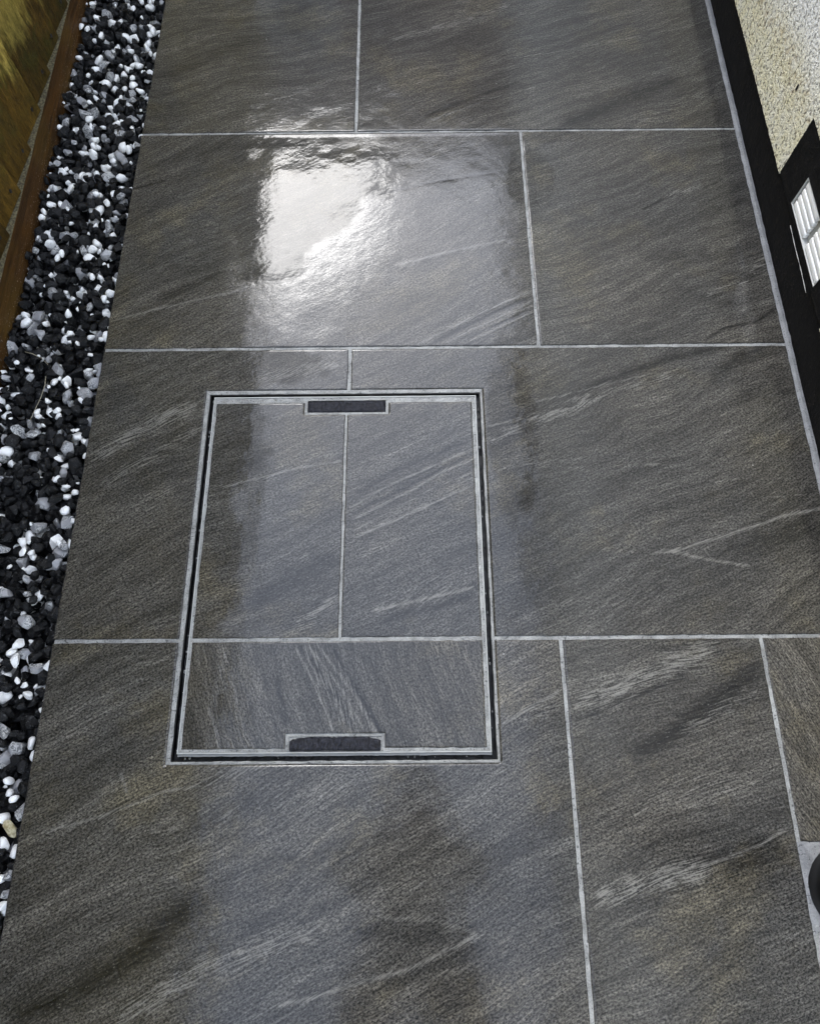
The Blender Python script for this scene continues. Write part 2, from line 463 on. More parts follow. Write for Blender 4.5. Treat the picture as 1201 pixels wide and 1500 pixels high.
# ------------------------------------------------------------------ pale and dark markings of the slate print: (turned tile, kind, width mm, strength, polyline in metres)
VEINS = [
    (0,'L',5.0,0.6,[(0.118,1.549),(0.282,1.577),(0.369,1.601)]),
    (0,'B',30.0,0.8,[(0.574,1.522),(0.821,1.607),(0.931,1.671)]),
    (0,'L',6.0,0.7,[(0.814,1.444),(0.988,1.471),(1.345,1.56),(1.457,1.605)]),
    (0,'K',10.0,0.8,[(0.675,1.259),(0.809,1.326),(0.912,1.371)]),
    (0,'L',5.0,0.7,[(0.691,1.248),(0.842,1.319),(0.962,1.359)]),
    (0,'K',45.0,0.8,[(1.001,1.222),(1.14,1.298),(1.32,1.389)]),
    (0,'B',30.0,0.55,[(1.164,1.219),(1.306,1.296),(1.432,1.352)]),
    (0,'B',25.0,0.45,[(0.211,1.277),(0.389,1.355),(0.489,1.401)]),
    (0,'K',40.0,0.5,[(-0.011,1.384),(0.174,1.503),(0.466,1.612)]),
    (0,'B',15.0,0.7,[(0.362,1.235),(0.426,1.274),(0.5,1.307)]),
    (0,'K',5.0,1.0,[(-0.006,1.039),(0.032,1.051),(0.078,1.067)]),
    (0,'L',4.0,0.6,[(-0.0,1.033),(0.078,1.061)]),
    (0,'K',30.0,0.45,[(0.01,1.095),(0.204,1.167),(0.414,1.175)]),
    (0,'L',7.0,0.9,[(0.007,0.677),(0.112,0.711),(0.241,0.745),(0.298,0.766)]),
    (0,'L',6.0,0.6,[(0.141,0.782),(0.209,0.774),(0.269,0.762)]),
    (0,'K',20.0,0.7,[(0.095,0.729),(0.235,0.808)]),
    (0,'L',8.0,1.0,[(0.609,0.813),(0.714,0.849),(0.859,0.885)]),
    (0,'B',14.0,0.7,[(0.609,0.809),(0.714,0.845),(0.859,0.885)]),
    (0,'L',5.0,1.0,[(0.652,0.611),(0.783,0.686),(0.903,0.746)]),
    (0,'L',5.0,1.0,[(0.709,0.614),(0.826,0.677),(0.904,0.72)]),
    (0,'L',4.0,1.0,[(0.758,0.615),(0.904,0.693)]),
    (0,'L',4.0,0.8,[(0.737,0.613),(0.87,0.694),(0.905,0.707)]),
    (0,'K',8.0,0.9,[(0.68,0.611),(0.812,0.686),(0.905,0.732)]),
    (0,'K',6.0,0.8,[(0.73,0.612),(0.904,0.702)]),
    (0,'K',8.0,0.6,[(0.546,1.006),(0.703,1.055),(0.863,1.084)]),
    (0,'K',8.0,0.6,[(-0.008,0.735),(0.033,0.756)]),
    (0,'B',25.0,0.4,[(-0.018,0.802),(0.113,0.828),(0.233,0.836)]),
    (0,'L',5.0,0.6,[(1.22,1.147),(1.338,1.184),(1.414,1.201)]),
    (0,'K',6.0,1.0,[(1.165,0.965),(1.241,1.008)]),
    (0,'B',14.0,0.9,[(1.216,0.998),(1.315,1.037)]),
    (0,'K',5.0,0.8,[(1.314,1.027),(1.365,1.053)]),
    (0,'B',8.0,0.6,[(1.036,0.912),(1.149,0.955)]),
    (0,'B',12.0,0.9,[(1.267,0.724),(1.315,0.751),(1.377,0.768)]),
    (0,'B',25.0,0.8,[(1.372,0.786),(1.425,0.831)]),
    (0,'K',5.0,1.0,[(1.257,0.618),(1.297,0.646),(1.372,0.662),(1.422,0.7)]),
    (0,'K',30.0,0.5,[(1.135,0.84),(1.208,0.832),(1.3,0.842)]),
    (0,'K',24.0,0.4,[(1.167,0.743),(1.224,0.734),(1.309,0.715)]),
    (0,'B',42.0,1.0,[(0.009,0.344),(0.093,0.418),(0.222,0.486)]),
    (0,'B',28.0,0.8,[(0.025,0.286),(0.228,0.428)]),
    (0,'B',40.0,0.9,[(0.316,0.524),(0.51,0.579)]),
    (0,'L',6.0,0.9,[(0.268,0.291),(0.319,0.305),(0.423,0.333),(0.509,0.347)]),
    (0,'B',15.0,0.6,[(0.423,0.34),(0.509,0.369)]),
    (0,'B',20.0,0.6,[(0.382,0.147),(0.445,0.153),(0.507,0.172)]),
    (0,'K',30.0,0.8,[(0.338,0.058),(0.422,0.108),(0.508,0.159)]),
    (0,'B',35.0,0.9,[(0.426,0.02),(0.51,0.081)]),
    (0,'B',30.0,0.6,[(0.135,0.01),(0.217,0.04)]),
    (0,'L',4.0,1.0,[(0.521,0.247),(0.583,0.288),(0.689,0.338),(0.766,0.374)]),
    (0,'L',4.0,1.0,[(0.525,0.223),(0.635,0.281),(0.702,0.323),(0.765,0.349)]),
    (0,'L',4.0,0.8,[(0.523,0.199),(0.596,0.239),(0.688,0.292),(0.764,0.323)]),
    (0,'L',5.0,1.0,[(0.532,0.188),(0.635,0.236),(0.753,0.291)]),
    (0,'K',12.0,0.8,[(0.531,0.275),(0.609,0.324),(0.757,0.389)]),
    (0,'K',6.0,0.9,[(0.525,0.236),(0.635,0.292),(0.765,0.362)]),
    (0,'L',6.0,0.9,[(0.788,0.418),(0.861,0.438)]),
    (0,'B',20.0,0.9,[(0.789,0.381),(0.86,0.422)]),
    (0,'B',32.0,0.9,[(0.867,0.422),(0.951,0.455),(1.009,0.486)]),
    (0,'L',5.0,0.7,[(0.794,0.322),(0.861,0.336),(0.982,0.35)]),
    (0,'L',7.0,1.0,[(0.566,0.047),(0.646,0.068),(0.754,0.092)]),
    (0,'B',14.0,0.8,[(0.566,0.053),(0.646,0.073),(0.755,0.095)]),
    (0,'K',14.0,0.7,[(0.585,0.031),(0.754,0.077)]),
    (0,'L',5.0,0.8,[(0.884,0.471),(0.997,0.502),(1.14,0.54)]),
    (0,'K',14.0,0.9,[(0.954,0.486),(1.084,0.541),(1.202,0.58),(1.304,0.604)]),
    (0,'B',20.0,0.8,[(0.965,0.455),(1.052,0.501),(1.195,0.532)]),
    (0,'K',20.0,0.7,[(1.248,0.515),(1.313,0.571),(1.375,0.603)]),
    (0,'L',5.0,0.6,[(0.874,0.329),(0.993,0.328),(1.113,0.334),(1.216,0.318)]),
    (0,'L',7.0,1.0,[(1.076,0.152),(1.128,0.16),(1.221,0.186),(1.343,0.226),(1.477,0.252)]),
    (0,'L',8.0,0.9,[(1.103,0.161),(1.188,0.14),(1.261,0.127)]),
    (0,'L',5.0,0.6,[(0.952,0.169),(1.101,0.151)]),
    (0,'L',4.0,0.8,[(1.213,0.295),(1.266,0.301)]),
    (0,'L',4.0,0.8,[(1.298,0.261),(1.418,0.271)]),
    (0,'K',40.0,0.5,[(1.217,0.166),(1.404,0.205)]),
    (0,'B',30.0,0.4,[(0.878,0.041),(1.003,0.065),(1.128,0.077)]),
    (0,'L',6.0,0.9,[(0.025,-0.314),(0.131,-0.285),(0.227,-0.249),(0.293,-0.239)]),
    (0,'B',22.0,0.8,[(0.271,-0.239),(0.404,-0.203),(0.496,-0.211)]),
    (0,'K',36.0,1.0,[(0.021,-0.567),(0.127,-0.529),(0.213,-0.481),(0.26,-0.436),(0.309,-0.397)]),
    (0,'K',22.0,0.6,[(0.309,-0.397),(0.381,-0.361),(0.457,-0.342)]),
    (0,'B',36.0,0.9,[(0.174,-0.568),(0.222,-0.549),(0.319,-0.499),(0.421,-0.469),(0.504,-0.437)]),
    (0,'L',6.0,0.8,[(0.223,-0.56),(0.32,-0.508),(0.421,-0.473),(0.509,-0.434)]),
    (0,'L',6.0,1.0,[(0.426,-0.548),(0.477,-0.539),(0.558,-0.518),(0.63,-0.501),(0.714,-0.466),(0.738,-0.456)]),
    (0,'L',8.0,0.8,[(0.588,-0.433),(0.673,-0.438),(0.738,-0.456)]),
    (0,'K',20.0,0.6,[(0.525,-0.448),(0.63,-0.458),(0.693,-0.458)]),
    (0,'K',20.0,0.6,[(0.589,-0.523),(0.672,-0.497),(0.756,-0.47)]),
    (0,'L',6.0,1.0,[(0.789,-0.148),(0.843,-0.118),(0.894,-0.092)]),
    (0,'B',30.0,0.6,[(0.818,-0.141),(0.896,-0.107)]),
    (0,'B',44.0,0.5,[(0.311,-0.306),(0.43,-0.266),(0.542,-0.251)]),
    (0,'B',40.0,0.4,[(0.16,-0.33),(0.299,-0.296)]),
    (0,'B',44.0,1.0,[(0.907,-0.124),(1.048,-0.068),(1.188,-0.01)]),
    (0,'K',9.0,0.9,[(0.911,-0.141),(1.045,-0.093),(1.12,-0.063)]),
    (0,'K',32.0,1.0,[(0.996,-0.207),(1.082,-0.159),(1.172,-0.103),(1.251,-0.046)]),
    (0,'B',26.0,0.7,[(1.081,-0.167),(1.169,-0.124),(1.24,-0.085)]),
    (0,'B',50.0,0.5,[(0.919,-0.295),(1.056,-0.265),(1.186,-0.224)]),
    (0,'B',40.0,1.0,[(0.908,-0.411),(1.018,-0.384),(1.118,-0.365)]),
    (0,'L',5.0,0.9,[(1.019,-0.379),(1.13,-0.355),(1.188,-0.336),(1.242,-0.309)]),
    (0,'K',40.0,0.6,[(1.126,-0.38),(1.231,-0.336)]),
    (0,'L',4.0,0.9,[(0.133,-0.222),(0.144,-0.247)]),
    (0,'L',6.0,1.0,[(0.152,-0.22),(0.166,-0.252)]),
    (1,'L',4.0,1.0,[(0.43,-0.01),(0.473,-0.087),(0.505,-0.16)]),
    (1,'L',4.0,1.0,[(0.45,-0.007),(0.515,-0.087),(0.557,-0.158)]),
    (1,'L',4.0,1.0,[(0.466,-0.005),(0.539,-0.099),(0.575,-0.164)]),
    (1,'L',4.0,0.8,[(0.486,-0.005),(0.586,-0.172)]),
    (1,'K',8.0,0.9,[(0.44,-0.01),(0.515,-0.11),(0.54,-0.16)]),
    (1,'K',9.0,0.9,[(0.488,-0.005),(0.568,-0.133),(0.604,-0.186)]),
    (1,'B',30.0,0.8,[(0.44,-0.004),(0.491,-0.076),(0.54,-0.16)]),
    (1,'L',4.0,0.9,[(0.287,-0.114),(0.311,-0.181)]),
    (1,'B',20.0,0.6,[(0.309,-0.027),(0.293,-0.12)]),
    (1,'K',12.0,0.7,[(0.401,-0.063),(0.424,-0.149)]),
    (1,'B',30.0,0.5,[(1.258,-0.023),(1.296,-0.07),(1.33,-0.138)]),
    (1,'L',4.0,0.8,[(1.259,-0.029),(1.285,-0.064)]),
    (1,'K',20.0,0.5,[(1.257,-0.149),(1.299,-0.225)]),
]

# water lying on the tiles: x, y, radius x, radius y, strength
FILM = [(0.37, 1.02, 0.17, 0.16, 1.0), (0.50, 1.08, 0.16, 0.10, 0.8), (0.16, 1.06, 0.16, 0.12, 0.9), (0.34, 0.86, 0.12, 0.12, 0.75),
        (0.92, 1.06, 0.06, 0.10, 0.9), (0.27, 0.30, 0.10, 0.30, 0.85), (0.35, 0.56, 0.15, 0.06, 0.7), (0.55, 1.70, 0.05, 0.12, 0.9),
        (0.84, 0.42, 0.06, 0.25, 0.75), (0.30, 1.19, 0.2, 0.03, 0.9), (0.98, 1.19, 0.09, 0.02, 0.9), (0.3, -0.1, 0.1, 0.12, 0.5), (0.62, 0.95, 0.15, 0.15, 0.3)]


def vein_values(X, Y, rot):
    out = np.zeros((len(X), 4), np.float32)
    for r, kind, wmm, st, pts in VEINS:
        if r != rot: continue
        w = wmm * 0.001
        reach = w * 1.5 + 0.012
        P = np.array(pts)
        sel = np.where((X > P[:, 0].min() - reach) & (X < P[:, 0].max() + reach) & (Y > P[:, 1].min() - reach) & (Y < P[:, 1].max() + reach))[0]
        if not len(sel): continue
        x, y = X[sel], Y[sel]
        best = np.full(len(sel), 9.0); along = np.zeros(len(sel))
        L = np.hypot(*(P[1:] - P[:-1]).T); tot = L.sum(); acc = 0
        for i in range(len(P) - 1):
            d = P[i + 1] - P[i]
            t = np.clip(((x - P[i, 0]) * d[0] + (y - P[i, 1]) * d[1]) / (L[i] ** 2), 0, 1)
            dd = np.hypot(x - P[i, 0] - t * d[0], y - P[i, 1] - t * d[1])
            m = dd < best
            best[m] = dd[m]; along[m] = (acc + t[m] * L[i]) / tot
            acc += L[i]
        fade = np.clip(np.minimum(along, 1 - along) / 0.12, 0, 1) ** 0.5
        if kind == 'L':
            v = np.clip(1 - best / (w * 0.9 + 0.002), 0, 1) * st * np.clip(fade + 0.35, 0, 1); c = 2
        else:
            v = np.exp(-(best / (w * 0.62)) ** 2) * st * fade; c = 0 if kind == 'B' else 1
        out[sel, c] = np.maximum(out[sel, c], v)
    return out


def film_values(X, Y):
    w = np.full(len(X), 0.18)
    for x, y, rx, ry, s in FILM:
        w = np.maximum(w, s * np.exp(-0.7 * (((X - x) / rx) ** 2 + ((Y - y) / ry) ** 2) ** 1.5))
    return w


def lat_noise(X, Y, freq, seed):
    rr = np.random.default_rng(seed).normal(size=(64, 64))
    u, v = X * freq + 31.7, Y * freq + 17.3
    i, j = np.floor(u).astype(int), np.floor(v).astype(int)
    f, g = u - i, v - j
    f, g = f * f * (3 - 2 * f), g * g * (3 - 2 * g)
    a = lambda p, q: rr[p % 64, q % 64]
    return (a(i, j) * (1 - f) + a(i + 1, j) * f) * (1 - g) + (a(i, j + 1) * (1 - f) + a(i + 1, j + 1) * f) * g


TCOUNT = [0]


def make_tile(x0, x1, y0, y1, parent, holes=(), step=0.004, rot=0, shift=None, turn=None, z=0.0, thick=0.02, lip=False, name='paving_tile'):
    """one porcelain tile with a slightly uneven riven face, arrises and sides; holes are cut right through it"""
    def cuts(a, b, extra):
        base = {a, a + 0.0016, b - 0.0016, b} | {e for e in extra if a < e < b}
        n = max(2, int((b - a) / step))
        g = [a + (b - a) * k / n for k in range(1, n)]
        base |= {t for t in g if all(abs(t - e) > step * 0.45 for e in base)}
        return np.array(sorted(base))
    hx = [h[0] for h in holes] + [h[1] for h in holes]
    hy = [h[2] for h in holes] + [h[3] for h in holes]
    xs, ys = cuts(x0, x1, hx), cuts(y0, y1, hy)
    nx, ny = len(xs), len(ys)
    X, Y = np.meshgrid(xs, ys)
    X, Y = X.ravel(), Y.ravel()
    seed = TCOUNT[0]; TCOUNT[0] += 1
    hz = 0.00013 * lat_noise(X, Y, 22, 5) + 0.00020 * lat_noise(X, Y, 7, 6) + 0.00005 * lat_noise(X, Y, 60, 8)
    V4 = vein_values(X, Y, rot)
    hz -= 0.0002 * V4[:, 1]
    edge = (np.abs(X - x0) < 1e-6) | (np.abs(X - x1) < 1e-6) | (np.abs(Y - y0) < 1e-6) | (np.abs(Y - y1) < 1e-6)
    Z = z + hz - edge * 0.0005
    nr = 0.0020
    X = X + 0.00045 * lat_noise(X * 0 + seed, Y, 70, 9) * ((np.abs(X - x0) < nr) | (np.abs(X - x1) < nr))
    Y = Y + 0.00045 * lat_noise(X, Y * 0 + seed, 70, 10) * ((np.abs(Y - y0) < nr) | (np.abs(Y - y1) < nr))
    if lip:
        Z += 0.00042 * np.clip((Y - (y1 - 0.011)) / 0.008, 0, 1) ** 1.25
    V4[:, 3] = film_values(X, Y)
    keep = np.ones((ny - 1, nx - 1), bool)
    cxm, cym = (xs[:-1] + xs[1:]) / 2, (ys[:-1] + ys[1:]) / 2
    for a, b, c, d in holes:
        keep[np.ix_((cym > c) & (cym < d), (cxm > a) & (cxm < b))] = False
    jj, ii = np.where(keep)
    q = np.stack([jj * nx + ii, jj * nx + ii + 1, (jj + 1) * nx + ii + 1, (jj + 1) * nx + ii], 1)
    # sides
    E = np.concatenate([q[:, [0, 1]], q[:, [1, 2]], q[:, [2, 3]], q[:, [3, 0]]])
    key = np.sort(E, 1); code = key[:, 0] * (nx * ny) + key[:, 1]
    u, inv, cnt = np.unique(code, return_inverse=True, return_counts=True)
    B = E[cnt[inv] == 1]
    bv = np.unique(B); remap = -np.ones(nx * ny, int); remap[bv] = nx * ny + np.arange(len(bv))
    XX = np.concatenate([X, X[bv]]); YY = np.concatenate([Y, Y[bv]]); ZZ = np.concatenate([Z, np.full(len(bv), z - thick)])
    side = np.stack([B[:, 1], B[:, 0], remap[B[:, 0]], remap[B[:, 1]]], 1)
    F = np.concatenate([q, side])
    used = np.unique(F); rm = -np.ones(len(XX), int); rm[used] = np.arange(len(used))
    F = rm[F]
    co = np.stack([XX, YY, ZZ], 1)[used]
    V4 = np.concatenate([V4, V4[bv]])[used]
    me = bpy.data.meshes.new(name)
    me.vertices.add(len(co)); me.vertices.foreach_set('co', co.ravel().astype(np.float32))
    me.loops.add(len(F) * 4); me.loops.foreach_set('vertex_index', F.ravel().astype(np.int32))
    me.polygons.add(len(F)); me.polygons.foreach_set('loop_start', np.arange(0, len(F) * 4, 4, dtype=np.int32))
    sm = np.ones(len(F), bool); sm[len(q):] = False
    me.polygons.foreach_set('use_smooth', sm)
    me.update(calc_edges=True)
    at = me.attributes.new('vein', 'FLOAT_COLOR', 'POINT'); at.data.foreach_set('color', V4.ravel().astype(np.float32))
    if turn is None: turn = (seed * 7.3) % 17 - 11
    ang = -math.radians(28 + turn - 90 * rot)
    if shift is None: shift = (seed * 3.71 % 11, seed * 5.13 % 13)
    ca, sa = math.cos(ang), math.sin(ang)
    T = np.stack([co[:, 0] * ca - co[:, 1] * sa + shift[0], co[:, 0] * sa + co[:, 1] * ca + shift[1], co[:, 2] * 0], 1)
    at = me.attributes.new('tcoord', 'FLOAT_VECTOR', 'POINT'); at.data.foreach_set('vector', T.ravel().astype(np.float32))
    return link(name, me, TILE, parent)


# ------------------------------------------------------------------ pavement: grout bed with the tiles on it
WID = 1.4180
R0, R1, R2, R3 = -0.001, 0.6050, 1.2105, 1.8160          # joint lines across the path
G = 0.0036                                               # half a joint
MH = (0.2236, 0.7838, -0.2085, 0.5062)                    # outer edge of the grout round the cover
def grout_sheet(name, rects, z, mat, parent=None, step=0.012, rough=0.0006, thick=0.03):
    bm = bmesh.new()
    for x0, x1, y0, y1 in rects:
        nx, ny = max(1, min(160, int((x1 - x0) / step))), max(1, min(260, int((y1 - y0) / step)))
        g = [[bm.verts.new((x0 + (x1 - x0) * i / nx, y0 + (y1 - y0) * j / ny, z + random.uniform(-rough, rough))) for i in range(nx + 1)] for j in range(ny + 1)]
        for j in range(ny):
            for i in range(nx):
                bm.faces.new([g[j][i], g[j][i + 1], g[j + 1][i + 1], g[j + 1][i]])
        lo = [[bm.verts.new((x, y, z - thick)) for x in (x0, x1)] for y in (y0, y1)]
        ring = [g[0][i] for i in range(nx + 1)] ; bm.faces.new(ring[::-1] + [lo[0][0], lo[0][1]])
        ring = [g[ny][i] for i in range(nx + 1)] ; bm.faces.new(ring + [lo[1][1], lo[1][0]])
        ring = [g[j][0] for j in range(ny + 1)] ; bm.faces.new(ring + [lo[1][0], lo[0][0]])
        ring = [g[j][nx] for j in range(ny + 1)] ; bm.faces.new(ring[::-1] + [lo[0][1], lo[1][1]])
    me = bpy.data.meshes.new(name); bm.to_mesh(me); bm.free()
    return link(name, me, mat, parent)


YB, YT = -2.42, 4.24
pit = (MH[0] + 0.004, MH[1] - 0.004, MH[2] + 0.004, MH[3] - 0.004)
e = 0.002
pavement = grout_sheet('pavement', [(e, WID, YB, pit[2]), (e, WID, pit[3], YT), (e, pit[0], pit[2] + .0005, pit[3] - .0005), (pit[1], WID, pit[2] + .0005, pit[3] - .0005)], -0.0016, GROUT)
tag(pavement, kind='structure')
J1, J2, J3, J4, J5 = 0.5130, 0.9060, 0.5135, 0.9005, 1.2545
hole = [MH]
S3 = (4.2, 1.3)
make_tile(0, J1 - G, R2 + G, R3 - G, pavement)
make_tile(J1 + G, WID, R2 + G, R3 - G, pavement)
make_tile(0, J2 - G, R1 + G, R2 - G, pavement, lip=True, step=0.0033)
make_tile(J2 + G, WID, R1 + G, R2 - G, pavement, lip=True)
make_tile(0, J3 - G, R0 + G, R1 - G, pavement, holes=hole)
make_tile(J3 + G, WID, R0 + G, R1 - G, pavement, holes=hole, shift=S3, turn=-3)
make_tile(0, J4 - G, R0 - 0.6055 + G, R0 - G, pavement, holes=hole)
make_tile(J4 + G, J5 - G, R0 - 0.6055 + G, R0 - G, pavement)
make_tile(J5 + G, WID, -0.3300, R0 - G, pavement, rot=1)
make_tile(J5 + G + 0.004, WID, R0 - 0.6055 + G, -0.4620, pavement)
for k, (ya, yb) in enumerate([(R3, 2.4215), (2.4215, 3.027), (3.027, 3.6325), (3.6325, 4.238), (R0 - 1.211, R0 - 0.6055), (R0 - 1.8165, R0 - 1.211), (R0 - 2.42, R0 - 1.8165)]):
    j = J2 if k % 2 == 0 else J1
    make_tile(0, j - G, ya + G, yb - G, pavement, step=0.02)
    make_tile(j + G, WID, ya + G, yb - G, pavement, step=0.02)
# mortar fillet between the tiles and the wall: uneven outer edge
bm = bmesh.new()
n = 420
prev = None
for k in range(n + 1):
    y = YB + (YT - YB) * k / n
    xo = 1.4345 + 0.0016 * mnoise.noise(Vector((y * 9, 0, 0))) + 0.0012 * mnoise.noise(Vector((y * 60, 3, 0)))
    zj = 0.0006 * mnoise.noise(Vector((y * 40, 8, 0)))
    cur = [bm.verts.new((WID - 0.001, y, -0.001)), bm.verts.new((1.426, y, 0.0004 + zj)), bm.verts.new((xo - 0.002, y, -0.001 + zj)), bm.verts.new((xo, y, -0.004)), bm.verts.new((xo, y, -0.03))]
    if prev:
        for a in range(4): bm.faces.new([prev[a], prev[a + 1], cur[a + 1], cur[a]])
    prev = cur
bm_obj('mortar_edge', bm, MORTAR, pavement)
# mortar patch round the soil pipe
PX, PY, PR = 1.3215, -0.4000, 0.0645
bm = bmesh.new()
n = 40
for k in range(n + 1):
    pass
outer = [(J5 - G + 0.0005, -0.4615), (WID, -0.4615), (WID, -0.3305), (J5 - G + 0.0005, -0.3305)]
def onrect(a):
    dx, dy = math.cos(a), math.sin(a)
    t = min(((outer[1][0] - PX) / dx if dx > 0 else (outer[0][0] - PX) / dx) if abs(dx) > 1e-6 else 9, ((outer[2][1] - PY) / dy if dy > 0 else (outer[0][1] - PY) / dy) if abs(dy) > 1e-6 else 9)
    return Vector((PX + dx * t, PY + dy * t, -0.0012))
angs = sorted({2 * math.pi * k / n for k in range(n)} | {math.atan2(c[1] - PY, c[0] - PX) % (2 * math.pi) for c in outer})
rings = []
for a in angs:
    o_ = onrect(a)
    i_ = Vector((PX + PR * math.cos(a) * (1 + 0.012 * math.sin(a * 7)), PY + PR * math.sin(a) * (1 + 0.012 * math.sin(a * 7)), -0.0005))
    rings.append([bm.verts.new(o_)] + [bm.verts.new(o_.lerp(i_, t) + Vector((0, 0, random.uniform(-.0007, .0007)))) for t in (0.33, 0.66)] + [bm.verts.new(i_), bm.verts.new(i_ + Vector((0, 0, -0.02)))])
for a, b_ in zip(rings, rings[1:] + rings[:1]):
    for k in range(4): bm.faces.new([a[k], b_[k], b_[k + 1], a[k + 1]])
bm_obj('mortar_patch', bm, MORTAR, pavement)

# ------------------------------------------------------------------ recessed manhole cover
mh = empty('manhole_cover', ((MH[0] + MH[1]) / 2, (MH[2] + MH[3]) / 2, 0))
tag(mh, 'recessed inspection cover filled with grey slate-look tiles between pale grout lines', 'manhole cover')
bx, by, _ = mh.location
def MHO(o): o.location = (-bx, -by, 0); return o
def frame(name, outer_, inner_, ztop, zbot, mat, jitter=0.0, seg=60, soft=0.0):
    """a rectangular ring, outer_/inner_ = x0,x1,y0,y1"""
    bm = bmesh.new()
    def loop(r, z, jit):
        x0, x1, y0, y1 = r
        P = []
        for k in range(seg): P.append((x0 + (x1 - x0) * k / seg, y0))
        for k in range(seg): P.append((x1, y0 + (y1 - y0) * k / seg))
        for k in range(seg): P.append((x1 - (x1 - x0) * k / seg, y1))
        for k in range(seg): P.append((x0, y1 - (y1 - y0) * k / seg))
        return [bm.verts.new((x + random.uniform(-jit, jit), y + random.uniform(-jit, jit), z + random.uniform(-jit, jit) * 0.5)) for x, y in P]
    s = soft
    sh = lambda r, d: (r[0] + d, r[1] - d, r[2] + d, r[3] - d)
    L = [loop(outer_, zbot, 0), loop(outer_, ztop - s, jitter), loop(sh(outer_, s), ztop, jitter), loop(sh(inner_, -s), ztop, jitter), loop(inner_, ztop - s, jitter), loop(inner_, zbot, 0)] if s else \
        [loop(outer_, zbot, 0), loop(outer_, ztop, jitter), loop(inner_, ztop, jitter), loop(inner_, zbot, 0)]
    for a, b_ in zip(L, L[1:]):
        for k in range(len(a)):
            bm.faces.new([a[k], a[(k + 1) % len(a)], b_[(k + 1) % len(a)], b_[k]])
    return MHO(bm_obj(name, bm, mat, mh))
inset = lambda r, l, rr, bt, t: (r[0] + l, r[1] - rr, r[2] + bt, r[3] - t)
A0 = inset(MH, .0004, .0004, .0004, .0004)
A1 = (0.2330, 0.7779, -0.2026, 0.4960)               # inside the pale surround
B0 = (0.2416, 0.7699, -0.1912, 0.4897)               # outer edge of the inner steel rim: the black gap between
B1 = inset(B0, .0018, .0018, .0016, .0018)
C1 = (0.2479, 0.7612, -0.1838, 0.4753)               # inside of the grout along the rim
frame('grout_surround', A0, inset(A1, -.001, -.001, -.001, -.001), -0.0008, -0.022, GROUT, 0.0006, soft=0.0008)
frame('outer_frame', inset(A1, -.001, -.001, -.001, -.001), inset(A1, .0008, .0008, .0008, .0008), -0.0016, -0.045, GREASE_SHADE)  # steel frame coloured black, which paints the shade of the gap
bm = bmesh.new(); add_box(bm, (A1[0] - .004, A1[2] - .004, -0.06), (A1[1] + .004, A1[3] + .004, -0.045)); MHO(bm_obj('frame_base', bm, BLACK, mh))
frame('grease_seal', inset(A1, .0009, .0009, .0009, .0009), (B0[0] - .0004, B0[1] + .0004, -0.1957, B0[3] + .0004), -0.0125, -0.044, GREASE_SHADE, 0.0015, seg=110)
frame('rim_flange', (B0[0] - .0002, B0[1] + .0002, -0.1955, B0[3] + .0002), inset(B0, -.0001, -.0001, -.0001, -.0001), -0.0045, -0.0435, STEEL, 0.0004)
frame('inner_rim', B0, B1, 0.0004, -0.044, RIM, 0.00015)
bm = bmesh.new(); add_box(bm, (B1[0] + .0002, B1[2] + .0002, -0.043), (B1[1] - .0002, B1[3] - .0002, -0.02)); MHO(bm_obj('tray', bm, MORTAR, mh))
# crumbs of grit caught in the gap
bm = bmesh.new()
for k in range(46):
    s = random.uniform(0.0008, 0.0022)
    side = random.choice('lllrbb')
    gx = {'l': random.uniform(A1[0] + .002, B0[0] - .001), 'r': random.uniform(B0[1] + .001, A1[1] - .002)}.get(side, random.uniform(B0[0], B0[1]))
    gy = random.uniform(B0[2], B0[3]) if side in 'lr' else random.uniform(A1[2] + .003, B0[2] - .002)
    r_ = bmesh.ops.create_icosphere(bm, subdivisions=1, radius=s, matrix=Matrix.Translation((gx, gy, -0.0108)) @ Matrix.Diagonal((random.uniform(.6, 1.3), random.uniform(.8, 2.4), .8, 1)))
g_ = MHO(bm_obj('grit', bm, GROUT, mh)); g_['kind'] = 'stuff'
# keyholes at both ends: a filled slot with grout on three sides
K1 = (0.4315, 0.5880, 0.4545, 0.4810)
K2 = (0.4285, 0.5845, -0.1885, -0.1650)
W = 0.0062
def rect_minus(x0, x1, y0, y1):
    return (x0, x1, y0, y1)
GI = 0.0026
kgap = [(K1[0] - W, K1[1] + W, K1[2] - W, C1[3] + 1), (K2[0] - W, K2[1] + W, C1[2] - 1, K2[3] + W * 0.8)]
def clip_hole(h, r):
    return (max(h[0], r[0] - 1), min(h[1], r[1] + 1), max(h[2], r[2] - 1), min(h[3], r[3] + 1))
def inset_tile(r, **kw):
    hs = []
    for h in kgap:
        x0, x1, y0, y1 = max(h[0], r[0]), min(h[1], r[1]), max(h[2], r[2]), min(h[3], r[3])
        if x0 < x1 and y0 < y1: hs.append((x0, x1, y0, y1))
    return MHO(make_tile(r[0], r[1], r[2], r[3], mh, holes=hs, step=0.0033, name='inset_tile', **kw))
JM = 0.5095
inset_tile((C1[0], JM - GI, R0 + G, C1[3]))
inset_tile((JM + GI, C1[1], R0 + G, C1[3]), shift=S3, turn=-3)
inset_tile((C1[0], C1[1], C1[2], R0 - G), rot=1)
